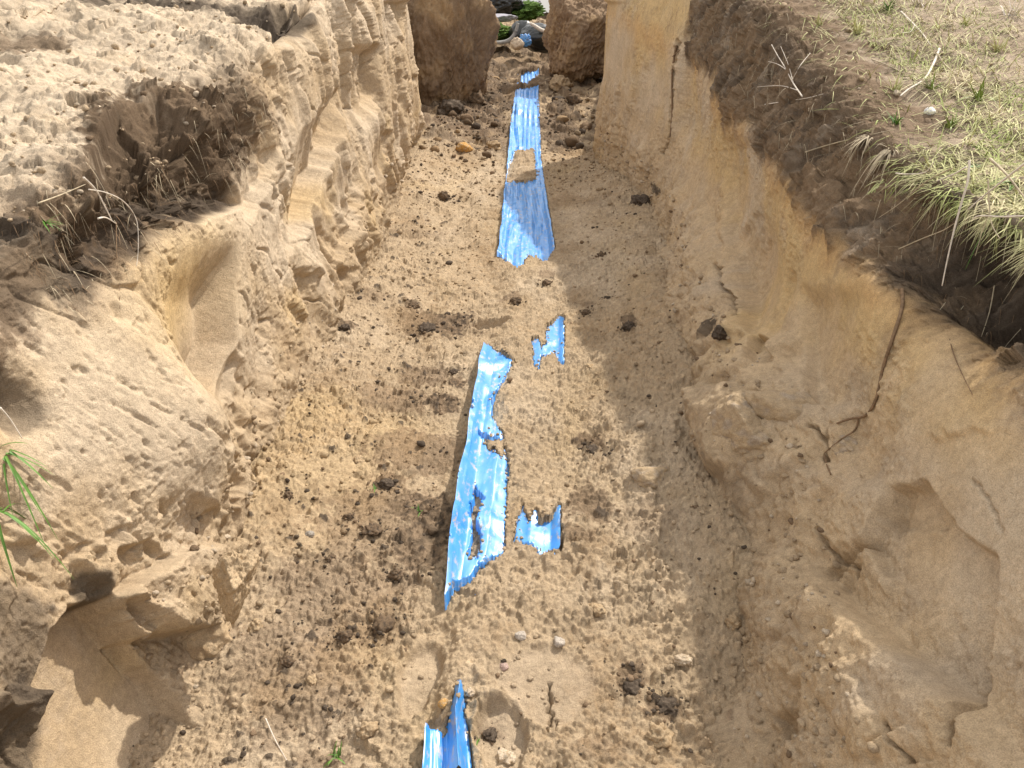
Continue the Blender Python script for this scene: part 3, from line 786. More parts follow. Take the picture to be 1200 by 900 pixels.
D += .035 * fbm(Tn * 2.8, An * .7, 4, 567, .6) * sst(3.4, 4.6, par) * sst(8.0, 6.4, par)
tops = sst(3.72, 4.16, par + .55 * fbm(Tn * 4, An * 2, 4, 571) + .22 * fbm(Tn * 22, An * 10, 3, 573) - 1.6 * sst(4.3, 4.8, Tn))
D += tops * sst(6.4, 5.8, par) * sst(2.2, 1.7, Tn) * (.4 * facets(Tn, An, .07, 574, .7, .5) + .5 * facets(Tn, An, .03, 572, .7, .5))
D += tops * sst(6.6, 6.0, par) * sst(1.6, 2.0, Tn) * (.35 * facets(Tn + .2 * An, An * .7, .10, 568, .7, .4) + .35 * facets(Tn, An * .8, .04, 569, .7, .4) - .014 * sst(.15, .5, fbm(Tn * 14, An * 5, 3, 570)))
D += tops * sst(6.4, 5.8, par) * (.026 * fbm(Tn * 12 + 5 * An, An * 6, 4, 575, .6) + .016 * (ridg(Tn * 22 + 16 * An, An * 5 - Tn * 3, 3, 576, .6) - .5) + .55 * caps(Tn, An, .022, 577, .55, .2, .5) + .006 * vn(Tn * 80 + 30 * An, An * 14, 579))
D += grnd * (.03 * fbm(Tn * 3.5, An * 3.5, 4, 581) + .012 * fbm(Tn * 14, An * 14, 3, 583) + .5 * caps(Tn, An, .03, 585, .35, .2, .5))
# overhanging turf lip near the right frame edge
lip = np.exp(-(((par - 6.05) / .35) ** 2)) * sst(2.3, 1.8, Tn)
D += -.01 * lip + .03 * lip * (.3 + 1.6 * fbm(Tn * 11, An * 5, 4, 587))
Nr = normals(blur(blur(RB, 6, 0), 4, 1))
if Nr[len(b_rows) // 2, 300, 0] > 0: Nr = -Nr
RP = RB + Nr * (D * sst(-.2, .6, Tn))[..., None]

nb = fbm(Tn * 1.5, An * 1.5, 4, 601); nm = fbm(Tn * 7, An * 6, 4, 603); nf = fbm(Tn * 36, An * 30, 3, 605)
C = np.broadcast_to(SAND * 1.12, Tn.shape + (3,)).astype(F32)
C = mixc(C, SAND_OCHRE * 1.12, .70 * sst(-.1, .35, nb + .3 * nm + .6 * sst(.35, .7, Zn) - .25))
C = mixc(C, SAND_PALE * .92, .6 * sst(.0, .5, -nb + .3 * nm))
C = mixc(C, SAND_GREY, .45 * rub * sst(-.2, .4, nm - .2 * nb))
C = mixc(C, np.array([.50, .26, .09], F32), .32 * sst(3.55, 3.95, par + .3 * nm) * sst(4.25, 3.95, par + .25 * nm) * sst(-.3, .2, nb + .2))
C = mixc(C, TOPSOIL * 1.05, .96 * tops)
C = mixc(C, HUMUS * 1.2, .9 * tops * sst(4.15, 4.7, par + .7 * nm) * sst(2.0, 1.6, Tn + .2 * nm))
C = mixc(C, HUMUS * 1.8, .7 * tops * sst(-.1, .3, fbm(Tn * 5 + 2 * An, An * 3, 4, 611) + .5 * nf))
C = mixc(C, SAND_GREY * .8, .6 * tops * sst(.15, .45, fbm(Tn * 9, An * 4, 4, 613)))
C = mixc(C, HUMUS * 1.8, .6 * tops * sst(5.0, 6.0, par + .4 * nm) * sst(7.2, 6.6, par))
C = mixc(C, SAND_GREY * 1.05, .8 * grnd)
C = mixc(C, TOPSOIL * 1.3, .22 * grnd * sst(.0, .35, nb + .6 * nm))
C = mixc(C, TOPSOIL * .95, .95 * sst(5.7, 6.1, par) * sst(7.15, 6.7, par + .5 * nm + .3 * nf) * sst(1.95, 2.35, Tn + .25 * nm))
C = mixc(C, SAND_PALE, .8 * grnd * sst(1.05, 1.2, -RB[..., 0] * 0 + RB[..., 0]) * sst(-.1, .3, fbm(Tn * 2.5 + 8, An * 2.5, 3, 607)) * sst(2.3, 1.9, Tn))
for (px, py, rt, rz_, k) in [(750, 235, .12, .05, 1.1), (770, 222, .12, .03, 1.), (720, 300, .1, .03, .6), (735, 270, .08, .04, .8), (842, 390, .05, .04, 1.1), (870, 575, .10, .03, .6), (830, 590, .1, .03, .5), (660, 140, .3, .1, .5)]:
    p = Rf.pt(px, py)
    g_ = np.exp(-(((Tn - p[1]) / rt) ** 2 + ((Zn - p[2]) / rz_) ** 2))
    C = mixc(C, HUMUS * 1.3, np.clip(k * sst(.25, .6, g_ + (.35 * nm + .75 * nf + .4 * fbm(Tn * 90, An * 90, 2, 609)) * sst(.05, .5, g_)), 0, 1))
C = mixc(C, FLOOR_TONE * 1.0, .75 * tal)
C = C * (1 + (.34 * (KID - .5) * tal)[..., None])
C = mixc(C, TOPSOIL, .75 * tal * (KID > .9) * sst(-.1, .3, nm))
C = mixc(C, TOPSOIL * 1.4, .7 * sst(1.2, 2.6, par) * sst(6.6, 6.9, Tn))
ro = grid_mesh('right_bank', RP, C, M_SOIL)
tag(ro, 'shaded ochre sandy bank under dark topsoil on right side of the trench', kind='structure')

LF = Finder(LP); RF = Finder(RP); FF = Finder(FLOORP)
def surf(px, py, which=None):
    best = None
    for f in ([LF, RF, FF] if which is None else [which]):
        i = f.idx(px, py, 4)
        if np.hypot(f.x[i] - px, f.y[i] - py) > 9: continue
        if best is None or f.zc[i] < best[0]: best = (f.zc[i], f.P[i])
    return (best[1] if best else on_z(px, py)).astype(float)

# ------------------------------------------------------------------ far ground beyond the trench
gx = np.linspace(-60, 60, 140); gt = np.concatenate([np.linspace(15.5, 30, 60), np.linspace(32, 240, 50)])
GX, GT = np.meshgrid(gx.astype(F32), gt.astype(F32))
GZ = .75 + .5 * sst(16, 30, GT) + .35 * fbm(GX * .15, GT * .15, 3, 701)
GC = mixc(np.broadcast_to(np.array([.075, .11, .028], F32), GX.shape + (3,)).astype(F32), SAND_GREY, .5 * sst(0, .4, fbm(GX * .3, GT * .3, 3, 703)))
go = grid_mesh('ground', np.stack([GX, GT, GZ], -1), GC, M_SOIL)
tag(go, 'rough grassy ground far beyond the trench end', kind='structure')

# ------------------------------------------------------------------ film strip
ft = rows_log(.98, 10.6, .0032); fu = np.linspace(0, 1, 150)
UU, FT = np.meshgrid(fu.astype(F32), ft.astype(F32))
FX = film_left(FT) + (film_right(FT) - film_left(FT)) * UU
FXw = FX + .006 * vn(FT * 5, UU * 2, 89) * (UU < .05)
ii = np.clip(np.searchsorted(t_rows, FT), 1, len(t_rows) - 1); jj = np.clip(np.searchsorted(x_cols, FXw), 1, len(x_cols) - 1)
FZ = film_z(FX, FT, UU)
FZ = np.where(visb[ii, jj] > .5, FZ, np.minimum(FZ, z[ii, jj] - .014))
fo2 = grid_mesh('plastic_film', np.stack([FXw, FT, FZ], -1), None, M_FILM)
tag(fo2, 'crumpled blue plastic film strip lying along the trench floor, partly buried in sand', 'film strip')

# ------------------------------------------------------------------ lumps
_ico = {}
def ico(sub):
    if sub not in _ico:
        bm = bmesh.new(); bmesh.ops.create_icosphere(bm, subdivisions=sub, radius=1)
        _ico[sub] = (np.array([v.co for v in bm.verts]), np.array([[v.index for v in f.verts] for f in bm.faces])); bm.free()
    return _ico[sub]

def n3(P, s, seed):
    return (vn(P[:, 0] * s + 11.3, P[:, 1] * s + P[:, 2] * s * .73, seed) + vn(P[:, 1] * s, P[:, 2] * s - P[:, 0] * s * .61 + 5, seed + 1) + vn(P[:, 2] * s, P[:, 0] * s + P[:, 1] * s * .57, seed + 2)) / 1.8

def lump_shape(sub, seed, planes=7, facet=.75, rough_=.12):
    V, Fs = ico(sub)
    r_ = np.random.default_rng(seed)
    rr = np.full(len(V), 1.25)
    for k in range(planes):
        n = r_.normal(size=3); n /= np.linalg.norm(n)
        d = r_.uniform(.62, 1.0)
        c = V @ n
        rr = np.where(c > .05, np.minimum(rr, d / np.maximum(c, .05)), rr)
    rr = facet * rr + (1 - facet)
    rr = rr * (1 + rough_ * n3(V, 2.2, seed) + rough_ * .6 * n3(V, 5.5, seed + 9) + rough_ * .35 * n3(V, 13, seed + 19) + (rough_ * .30 * n3(V, 31, seed + 29) + rough_ * .2 * n3(V, 67, seed + 39) if sub > 4 else 0))
    return V * rr[:, None], Fs

def lump(name, centre, size, colour, label, cat, seed, sub=4, group=None, rot=None, planes=7, facet=.75, rough_=.12, colour2=None):
    V, Fs = lump_shape(sub, seed, planes, facet, rough_)
    V = V * np.array(size)
    e = rot or (0, 0, random.uniform(0, 6))
    Rm = np.array(Matrix.Rotation(e[2], 3, 'Z') @ Matrix.Rotation(e[1], 3, 'Y') @ Matrix.Rotation(e[0], 3, 'X'))
    V = V @ Rm.T
    c0 = np.broadcast_to(np.asarray(colour, F32), (len(V), 3)).copy()
    k = sst(-.1, .5, n3(V / max(size), 3.5, seed + 31)).astype(F32)[:, None]
    c0 = c0 + (np.asarray(colour2 if colour2 is not None else np.asarray(colour) * .72, F32) - c0) * k
    o = raw_mesh(name, V, Fs, M_SOIL, True, c0)
    o.location = Vector(centre)
    tag(o, label, cat, group)
    return o

def floor_lump(px, py, wpx, hk, kind, label, name=None, seed=None):
    p = surf(px, py)
    zc = (p - CAM) @ FW
    r = wpx / FPX * zc * .5 * (.8 if kind in ('humus', 'soil') else .85)
    cols = {'humus': (HUMUS * 1.5, HUMUS * 2.8), 'soil': (TOPSOIL * .9, HUMUS * 1.6), 'sand': (SAND, SAND_DAMP), 'pale': (SAND_PALE, SAND), 'orange': (np.array([.52, .29, .09], F32), SAND),
            'stone': (np.array([.38, .34, .29], F32), np.array([.28, .25, .21], F32)), 'white': (np.array([.52, .46, .39], F32), np.array([.4, .34, .28], F32)), 'pink': (np.array([.50, .36, .31], F32), np.array([.42, .31, .26], F32))}
    c, c2 = cols[kind]
    stone = kind in ('stone', 'white', 'orange', 'pink')
    if not stone: CLODS.append((p[0], p[1], r, kind))
    nm = name or ('pebble' if stone else 'soil_clod' if kind in ('humus', 'soil') else 'sand_clod')
    ct = {'pebble': 'pebble', 'soil_clod': 'soil clod', 'sand_clod': 'sand clod'}[nm]
    sd = seed or int(px * 7 + py * 13)
    return lump(nm, (p[0], p[1], p[2] + r * hk * .10), (r, r * .95, r * hk), c, label, ct, sd, 4, None, None, 8 if stone else 9, .65 if stone else .7, .12 if stone else .36, c2)

CLODS = []
CL = [
 (500, 386, 26, .5, 'humus', 'widest of the dark humus clods, left of where the boot heel mark is'),
 (484, 358, 15, .7, 'soil', 'small brown clod on bare sand above the widest humus clod'),
 (404, 384, 15, .7, 'humus', 'small dark clod at the foot of the left bank, midway along'),
 (531, 436, 14, .6, 'humus', 'thin dark clod just left of the long blue film piece, near its top end'),
 (452, 568, 22, .7, 'humus', 'dark ragged clod standing alone left of the blue film, beside tiny green sprigs'),
 (448, 737, 36, .75, 'soil', 'largest loose brown clod on the floor, lower left of the long film piece'),
 (410, 607, 15, .8, 'soil', 'small dark clod, upper one of a pair left of the blue film'),
 (436, 622, 24, .6, 'soil', 'wide brown clod, lower one of a pair left of the blue film'),
 (465, 673, 20, .7, 'soil', 'round brown clod left of the low end of the long film piece'),
 (362, 626, 12, .8, 'stone', 'round brown pebble by the foot of the left bank'),
 (388, 655, 14, .7, 'soil', 'brown clod just below the round pebble by the left bank'),
 (338, 582, 14, .7, 'soil', 'small dark clod at the foot of the left bank near the bulge'),
 (695, 528, 24, .6, 'humus', 'dark crumbled clod on clean sand right of the long film piece'),
 (738, 384, 16, 1.0, 'humus', 'dark upright clod on the sand slope right of the small film patch'),
 (687, 366, 14, .7, 'soil', 'flat brown clod right above the small ragged film patch'),
 (641, 332, 14, .7, 'soil', 'brown clod just below the far film piece'),
 (604, 353, 15, .6, 'soil', 'reddish brown flat clod between far film piece and heel mark'),
 (711, 350, 10, .8, 'humus', 'tiny dark clod on the slope above the upright one'),
 (845, 391, 24, 1.0, 'humus', 'black clod lodged on the right bank above the slumped sand mound'),
 (752, 237, 30, .6, 'humus', 'dark ragged clod lodged at the right bank foot far up the trench'),
 (741, 806, 34, .55, 'humus', 'black flaky clod, left one of two at lower right of the floor'),
 (781, 828, 32, .6, 'humus', 'black flaky clod, right one of two at lower right of the floor'),
 (574, 862, 22, .6, 'humus', 'dark greenish clod between the two lowest boot prints'),
 (592, 888, 24, .75, 'pale', 'pale rounded clod inside the lowest boot print'),
 (520, 824, 14, .8, 'orange', 'small orange pebble left of the tip of the nearest film piece'),
 (551, 812, 12, .8, 'pale', 'pale pebble right of the tip of the nearest film piece'),
 (700, 716, 24, .6, 'sand', 'tan rounded clod right of the floor below the right film patch'),
 (774, 862, 34, .6, 'sand', 'wide sandy clod below the two black flaky clods'),
 (432, 856, 26, .7, 'sand', 'sandy clod left of the nearest film piece'),
 (404, 748, 26, .8, 'soil', 'brown clod left of the largest loose clod'),
 (800, 774, 20, .8, 'pale', 'pale rounded clod at the foot of the right bank'),
 (654, 752, 16, .7, 'white', 'whitish pebble, upper right one of the pale pebbles mid floor'),
 (611, 745, 15, .6, 'white', 'whitish flat pebble with dark gap above it, mid floor'),
 (590, 781, 13, .7, 'pink', 'pinkish pebble above the smooth trodden patch'),
 (520, 232, 18, .8, 'soil', 'brown clod at the left of the floor far up the trench'),
 (546, 98, 34, .8, 'humus', 'big dark clod in the far spoil heap, under the left soil mound'),
 (527, 130, 34, .7, 'humus', 'big dark clod at far left below the spoil ridge'),
 (560, 120, 30, .7, 'soil', 'brown clod in the far spoil heap left of the film'),
 (655, 96, 26, .9, 'sand', 'angular tan clod right of the far end of the film'),
 (672, 120, 22, .8, 'soil', 'brown clod in the far spoil heap beside the right corner'),
 (545, 175, 22, .7, 'orange', 'orange sand clod below the dark far clods'),
 (580, 172, 20, .7, 'sand', 'tan sand clod touching the left side of the far film piece'),
 (705, 300, 14, .7, 'soil', 'brown clod on the sandy slope right of the far film piece'),
 (690, 430, 14, .6, 'sand', 'tan clod just right of the small ragged film patch'),
 (420, 540, 16, .6, 'sand', 'sandy clod at the left of the floor below a humus patch'),
 (300, 735, 20, 1.2, 'sand', 'small upright sand clod beside the two split blocks'),
 (335, 775, 20, .7, 'soil', 'brown clod right of the big fallen slab'),
 (365, 800, 18, .7, 'sand', 'sandy clod between the fallen slab and the left boot print'),
 (860, 730, 22, .8, 'sand', 'ochre clod on the right bank foot above the grey streak'),
]
for a in CL:
    kind = a[4]
    nm = 'pebble' if kind == 'orange' and 'clod' not in a[5] else None
    if kind == 'orange' and 'clod' in a[5]:
        floor_lump(*a, name='sand_clod')
    elif kind == 'pale' and 'pebble' in a[5]:
        floor_lump(*a, name='pebble')
    else:
        floor_lump(*a, name=nm)

# fallen slab and blocks
p = on_x(226, 726, -.785)
lump('sand_block', p, (.12, .12, .14), SAND * 1.05, 'big slab of packed sand breaking from the left bank above a dark hollow', 'sand block', 1203, 6, None, (.35, -.25, .5), 9, .95, .085, SAND_DAMP)
p = on_x(275, 678, -.60)
lump('sand_block', p, (.045, .06, .085), SAND * 1.1, 'narrow upright sand block split off right of the big slab', 'sand block', 77, 6, None, (.1, .25, .3), 9, .85, .15, SAND)
p = surf(868, 505, RF)
lump('sand_block', (p[0] + .04, p[1] + .03, p[2] - .03), (.09, .10, .10), SAND, 'blocky lump of packed sand slumped on the right bank below the black clod', 'sand block', 405, 6, None, (.2, .3, .4), 9, .9, .10, SAND_GREY)
p = surf(915, 475, RF)
lump('sand_block', (p[0] + .035, p[1] + .02, p[2] - .025), (.07, .10, .06), SAND * .98, 'flat crumbled sand lump leaning on the right wall above the blocky lump', 'sand block', 981, 5, None, (.1, .4, 1.0), 8, .85, .10, SAND_GREY)
p = surf(765, 558)
lump('sand_block', p, (.05, .055, .032), SAND, 'low sand block with dark gap beneath at the foot of the slumped mound', 'sand block', 642, 5, None, (.05, .1, .7), 8, .85, .08, SAND_GREY)
p = surf(985, 522, RF)
lump('sand_block', (p[0] + .022, p[1] + .01, p[2] - .012), (.035, .05, .026), SAND * .95, 'thin sand flake at the foot of the long root', 'sand block', 552, 5, None, (.2, .3, .2), 9, .85, .14, SAND_GREY)

# crumbs: nobody could count them
def crumb_field():
    V0, F0 = ico(2)
    shapes = []
    for k in range(10):
        a, b = lump_shape(2, 3000 + k, 8, .85, .2); shapes.append(a)
    Vs = []; Fs = []; Cs = []
    off = 0
    def add(p, r, col):
        nonlocal off
        v = shapes[rng.integers(10)] * np.array([r, r, r * rng.uniform(.55, .9)])
        a = rng.uniform(0, 6.28); ca, sa = math.cos(a), math.sin(a)
        v = np.stack([v[:, 0] * ca - v[:, 1] * sa, v[:, 0] * sa + v[:, 1] * ca, v[:, 2]], 1) + p
        Vs.append(v); Fs.append(F0 + off); Cs.append(np.broadcast_to(col, (len(v), 3))); off += len(v)
    n = 0
    while n < 3600:
        t = .85 * math.exp(rng.uniform(0, math.log(8.5 / .85)))
        x = rng.uniform(-.82, .62)
        u = (x - film_left(t)) / max(film_right(t) - film_left(t), .02)
        if -.1 < u < 1.05 and rng.uniform() < .9: continue
        dn = .35 + .65 * (x < -.25) + .5 * (x > .3) + .8 * (t > 5)
        if rng.uniform() > dn / 1.6: continue
        r = (.0022 + .0035 * rng.random() ** 3) * (1 + .22 * t) * (2.0 if rng.random() < .04 else 1)
        i = int(np.searchsorted(FZ_T, t)); j = int(np.searchsorted(FZ_X, x))
        if visb[min(i, visb.shape[0] - 1), min(j, visb.shape[1] - 1)] > .5 and rng.random() < .97: continue
        dk = float(dark[min(i, dark.shape[0] - 1), min(j, dark.shape[1] - 1)])
        q = rng.random()
        col = (HUMUS * 1.6 if q < .05 + .5 * dk else TOPSOIL * 1.1 if q < .13 + .6 * dk else CFLOOR[min(i, len(FZ_T) - 1), min(j, len(FZ_X) - 1)]) * rng.uniform(.85, 1.1)
        add(np.array([x, t, floor_z(x, t) + r * .15]), r, col); n += 1
    edge_ = (np.abs(np.diff(visb, axis=1, prepend=0)) > .5) & (T > 1.0) & (T < 8)
    ei, ej = np.where(edge_)
    for q_ in rng.choice(len(ei), min(450, len(ei)), replace=False):
        x = float(X[ei[q_], ej[q_]]) + rng.normal(0, .006); t = float(T[ei[q_], ej[q_]]) + rng.normal(0, .010)
        u = (x - film_left(t)) / max(film_right(t) - film_left(t), .02)
        if u < .04 or u > .97: continue
        r = (.0016 + .0035 * rng.random() ** 2) * (1 + .15 * t)
        zz = max(floor_z(x, t), float(film_z(np.array([[x]], F32), np.array([[t]], F32), np.array([[u]], F32))[0, 0]) if visb[min(int(np.searchsorted(FZ_T, t)), visb.shape[0] - 1), min(int(np.searchsorted(FZ_X, x)), visb.shape[1] - 1)] > .5 else -1)
        add(np.array([x, t, zz + r * .3]), r, SAND * rng.uniform(.85, 1.15))
    for (cx, cy, cr_, kd) in CLODS:
        if kd not in ('humus', 'soil'): continue
        for _ in range(34):
            a = rng.uniform(0, 6.28); q = cr_ * (.6 + 1.6 * rng.random() ** 1.3)
            x = cx + math.cos(a) * q * 1.2; t = cy + math.sin(a) * q
            if not (-.75 < x < .45): continue
            r = cr_ * (.08 + .22 * rng.random() ** 3)
            add(np.array([x, t, floor_z(x, t) + r * .2]), r, (HUMUS * 1.6 if rng.random() < .6 else TOPSOIL) * rng.uniform(.8, 1.1))
    for _ in range(170):
        t = rng.uniform(5.7, 9.5); x = rng.uniform(-.8, .75)
        u = (x - film_left(t)) / max(film_right(t) - film_left(t), .02)
        if -.25 < u < 1.2: continue
        r = .012 + .045 * rng.random() ** 2.4
        add(np.array([x, t, floor_z(x, t) + r * .25]), r, (HUMUS * 1.6, HUMUS * 2.2, TOPSOIL * .8, TOPSOIL, SAND_DAMP * .8)[rng.integers(5)] * rng.uniform(.8, 1.1))
    # crumbs on talus and on the spoil at left top
    for P_, par_, lo_, hi_, num in ((LP, Lpar, 1.0, 2.3, 500), (RP, Rpar, 1.0, 2.4, 700), (LP, Lpar, 6.0, 8.4, 900), (RP, Rpar, 6.2, 8.2, 300)):
        js = np.where((par_ > lo_) & (par_ < hi_))[0]; is_ = np.where((b_rows > .75) & (b_rows < 6.0))[0]
        for _ in range(num):
            i_ = rng.choice(is_); j_ = rng.choice(js); p_ = P_[i_, j_]
            if P_ is LP and SCO[i_, j_] > .05: continue
            r = (.0025 + .006 * rng.random() ** 3) * (1 + .15 * p_[1])
            q = rng.random()
            col = (TOPSOIL if q < .06 else SAND_PALE * .8 if q < .3 else FLOOR_TONE) * rng.uniform(.8, 1.1)
            add(p_ + np.array([0, 0, r * .3]), r, col)
    o = raw_mesh('soil_crumbs', np.concatenate(Vs), np.concatenate(Fs), M_SOIL, True, np.concatenate(Cs).astype(F32))
    tag(o, 'loose crumbs of sand and soil scattered over floor and banks', kind='stuff')
crumb_field()

# ------------------------------------------------------------------ stalks, roots, grass
def tube(pts, radii, seg=6, sub=6):
    pts = [Vector(p) for p in pts]
    # catmull resample
    out = []; rad = []
    n = len(pts)
    for i in range(n - 1):
        p0 = pts[max(i - 1, 0)]; p1 = pts[i]; p2 = pts[i + 1]; p3 = pts[min(i + 2, n - 1)]
        for k in range(sub):
            f = k / sub
            out.append(.5 * ((2 * p1) + (p2 - p0) * f + (2 * p0 - 5 * p1 + 4 * p2 - p3) * f * f + (3 * p1 - p0 - 3 * p2 + p3) * f ** 3))
            rad.append(radii[i] * (1 - f) + radii[i + 1] * f)
    out.append(pts[-1]); rad.append(radii[-1])
    V = []; Fs = []
    m = len(out)
    for i, p_ in enumerate(out):
        d = (out[min(i + 1, m - 1)] - out[max(i - 1, 0)]).normalized()
        a = d.orthogonal().normalized() if abs(d.z) > .9 else d.cross(Vector((0, 0, 1))).normalized()
        b = d.cross(a)
        for s in range(seg):
            an = 6.28318 * s / seg
            V.append(p_ + (a * math.cos(an) + b * math.sin(an)) * rad[i])
    for i in range(m - 1):
        for s in range(seg):
            s2 = (s + 1) % seg
            Fs.append([i * seg + s, i * seg + s2, (i + 1) * seg + s2, (i + 1) * seg + s])
    for base_i, rev in ((0, 1), (m - 1, 0)):
        c = [base_i * seg + s for s in range(seg)]
        for k in range(1, seg - 2, 2):
            q = [c[0], c[k], c[k + 1], c[k + 2]]
            Fs.append(q[::-1] if rev else q)
    return V, Fs

def merge(parts):
    V = []; Fs = []
    for v, f in parts:
        o = len(V); V += [tuple(x) for x in v]; Fs += [[i + o for i in q] for q in f]
    return V, Fs

M_STRAW = plain_mat('dry_straw', (.40, .33, .22), .75, .3, .25, 60)
M_PALE = plain_mat('bleached_stalk', (.62, .55, .46), .7, .3, .2, 60)
M_ROOT = plain_mat('root_bark', (.20, .13, .075), .85, .2, .3, 120, .001)
M_GREEN = plain_mat('grass_green', (.09, .20, .025), .55, .4, .3, 20)
M_LIME = plain_mat('young_grass', (.21, .27, .06), .55, .4, .3, 20)
M_DRY = plain_mat('dry_grass_mix', (.60, .53, .33), .8, .2, .3, 9, 0, (.30, .36, .10))

def stalk(name, pix, x=None, mat=M_STRAW, r=.0012, label='', cat='stalk', t=None, lift=0, fnd=None, branches=(), group=None):
    def P3(q):
        if x is not None: return on_x(q[0], q[1], x if not isinstance(x, (list, tuple)) else 0)
        s = surf(q[0], q[1], fnd)
        d = CAM - s; d = d / np.linalg.norm(d)
        return s + d * lift
    pts = [P3(q) for q in pix]
    r *= 1.05
    parts = [tube(pts, [r * (1 - .55 * i / (len(pts) - 1)) for i in range(len(pts))])]
    for bpix in branches:
        bp = [P3(q) for q in bpix]
        parts.append(tube(bp, [r * .6 * (1 - .5 * i / (len(bp) - 1)) for i in range(len(bp))], 5))
    V, Fs = merge(parts)
    c = np.array(V).mean(0); o = raw_mesh(name, np.array(V) - c, Fs, mat); o.location = Vector(c)
    return tag(o, label, cat, group)

# right bank stalks and roots
stalk('root', [(1057, 338), (1057, 362), (1046, 398), (1036, 430), (1026, 468), (1014, 487), (1000, 490), (984, 496), (967, 506), (966, 535), (973, 556)], None, M_ROOT, .0042, 'long brown root running down the right wall below the dark topsoil', 'root', lift=.006, fnd=RF, branches=[[(1006, 489), (1001, 503), (985, 515), (967, 533)]])
stalk('root', [(793, 52), (789, 85), (787, 130), (784, 160)], None, M_ROOT, .006, 'dark root standing in the vertical crack of the far right wall', 'root', lift=.004, fnd=RF, branches=[[(788, 66), (797, 58)]])
stalk('root', [(1110, 385), (1118, 415), (1128, 440), (1140, 462)], None, M_ROOT, .0014, 'hair thin root on the right wall right of the long root', 'root', lift=.004, fnd=RF)
stalk('root', [(1165, 335), (1160, 365), (1150, 395)], None, M_STRAW, .0014, 'short pale root hanging below the overhang at the right edge', 'root', lift=.01, fnd=RF)
XR = .86
stalk('dry_stalk', [(1136, 188), (1134, 212), (1126, 240), (1118, 270), (1110, 305), (1104, 335)], XR, M_PALE, .0024, 'longest pale stalk hanging down in front of the dark overhang', 'stalk')
stalk('dry_stalk', [(1203, 190), (1180, 208), (1155, 228), (1134, 246)], XR, M_PALE, .0022, 'straight pale stalk slanting down left from the right frame edge', 'stalk')
stalk('dry_stalk', [(1206, 253), (1175, 254), (1148, 253), (1140, 257)], XR, M_PALE, .002, 'level pale stalk across the dark overhang', 'stalk')
stalk('dry_stalk', [(1132, 196), (1118, 204), (1098, 212)], XR, M_PALE, .002, 'short pale stalk slanting out from under the turf lip', 'stalk')
stalk('dry_stalk', [(1116, 197), (1085, 213), (1055, 238), (1030, 255)], XR, M_STRAW, .0014, 'thin dull stalk slanting left across the dark soil below the lip', 'stalk')
stalk('dry_stalk', [(1158, 210), (1159, 235), (1162, 262), (1172, 280)], XR, M_STRAW, .0016, 'thin hanging stalk forked at its low end under the lip', 'stalk', branches=[[(1159, 250), (1150, 275), (1143, 300)]])
stalk('dry_stalk', [(1160, 186), (1180, 205), (1203, 235)], XR, M_STRAW, .0026, 'thick stalk slanting down right into the frame edge', 'stalk')
stalk('dry_stalk', [(1053, 292), (1080, 280), (1105, 270), (1118, 262)], XR, M_STRAW, .0013, 'thin straw stalk low in the dark overhang, slanting up right', 'stalk')
stalk('dry_stalk', [(1050, 203), (1062, 204), (1084, 202), (1094, 190)], XR, M_PALE, .0016, 'bent pale stalk lying along the underside of the turf lip', 'stalk')
stalk('dry_stalk', [(944, 178), (975, 169), (1010, 160), (1048, 152)], None, M_STRAW, .002, 'long straw stalk lying across the dark topsoil face', 'stalk', lift=.02, fnd=RF)
stalk('dry_stalk', [(988, 155), (992, 172), (997, 188)], None, M_STRAW, .0012, 'tiny straw stalk crossing the long one on the topsoil', 'stalk', lift=.024, fnd=RF)
stalk('dry_stalk', [(896, 122), (920, 119), (945, 115), (965, 110)], None, M_PALE, .0018, 'level pale stalk under the dead weed sprig', 'stalk', lift=.015, fnd=RF)
stalk('dead_weed', [(940, 113), (930, 98), (920, 80), (912, 66), (904, 52)], None, M_PALE, .0024, 'bleached dead weed sprig stuck to the dark topsoil face', 'weed', lift=.05, fnd=RF, branches=[[(922, 82), (912, 76), (900, 72)], [(930, 98), (924, 76), (915, 55)], [(934, 104), (915, 100), (888, 102)], [(928, 95), (938, 78), (950, 62)]])
stalk('twig', [(1101, 57), (1094, 75), (1083, 93), (1064, 105), (1055, 113)], None, M_PALE, .0045, 'thick bleached curved twig lying on the right hand turf', 'twig', lift=.03, fnd=RF)
stalk('twig', [(1056, 14), (1068, 26), (1080, 38), (1090, 52)], None, M_PALE, .0032, 'thin bleached twig above the thick curved one', 'twig', lift=.03, fnd=RF, branches=[[(1072, 30), (1066, 38), (1056, 38)]])
stalk('twig', [(1098, 62), (1112, 80), (1130, 90), (1160, 96), (1200, 92)], None, M_STRAW, .0022, 'grey bent twig running right from the thick curved one', 'twig', lift=.03, fnd=RF)
stalk('twig', [(1022, 70), (1040, 77), (1058, 86)], None, M_STRAW, .002, 'short straw twig left of the thick curved one', 'twig', lift=.012, fnd=RF)
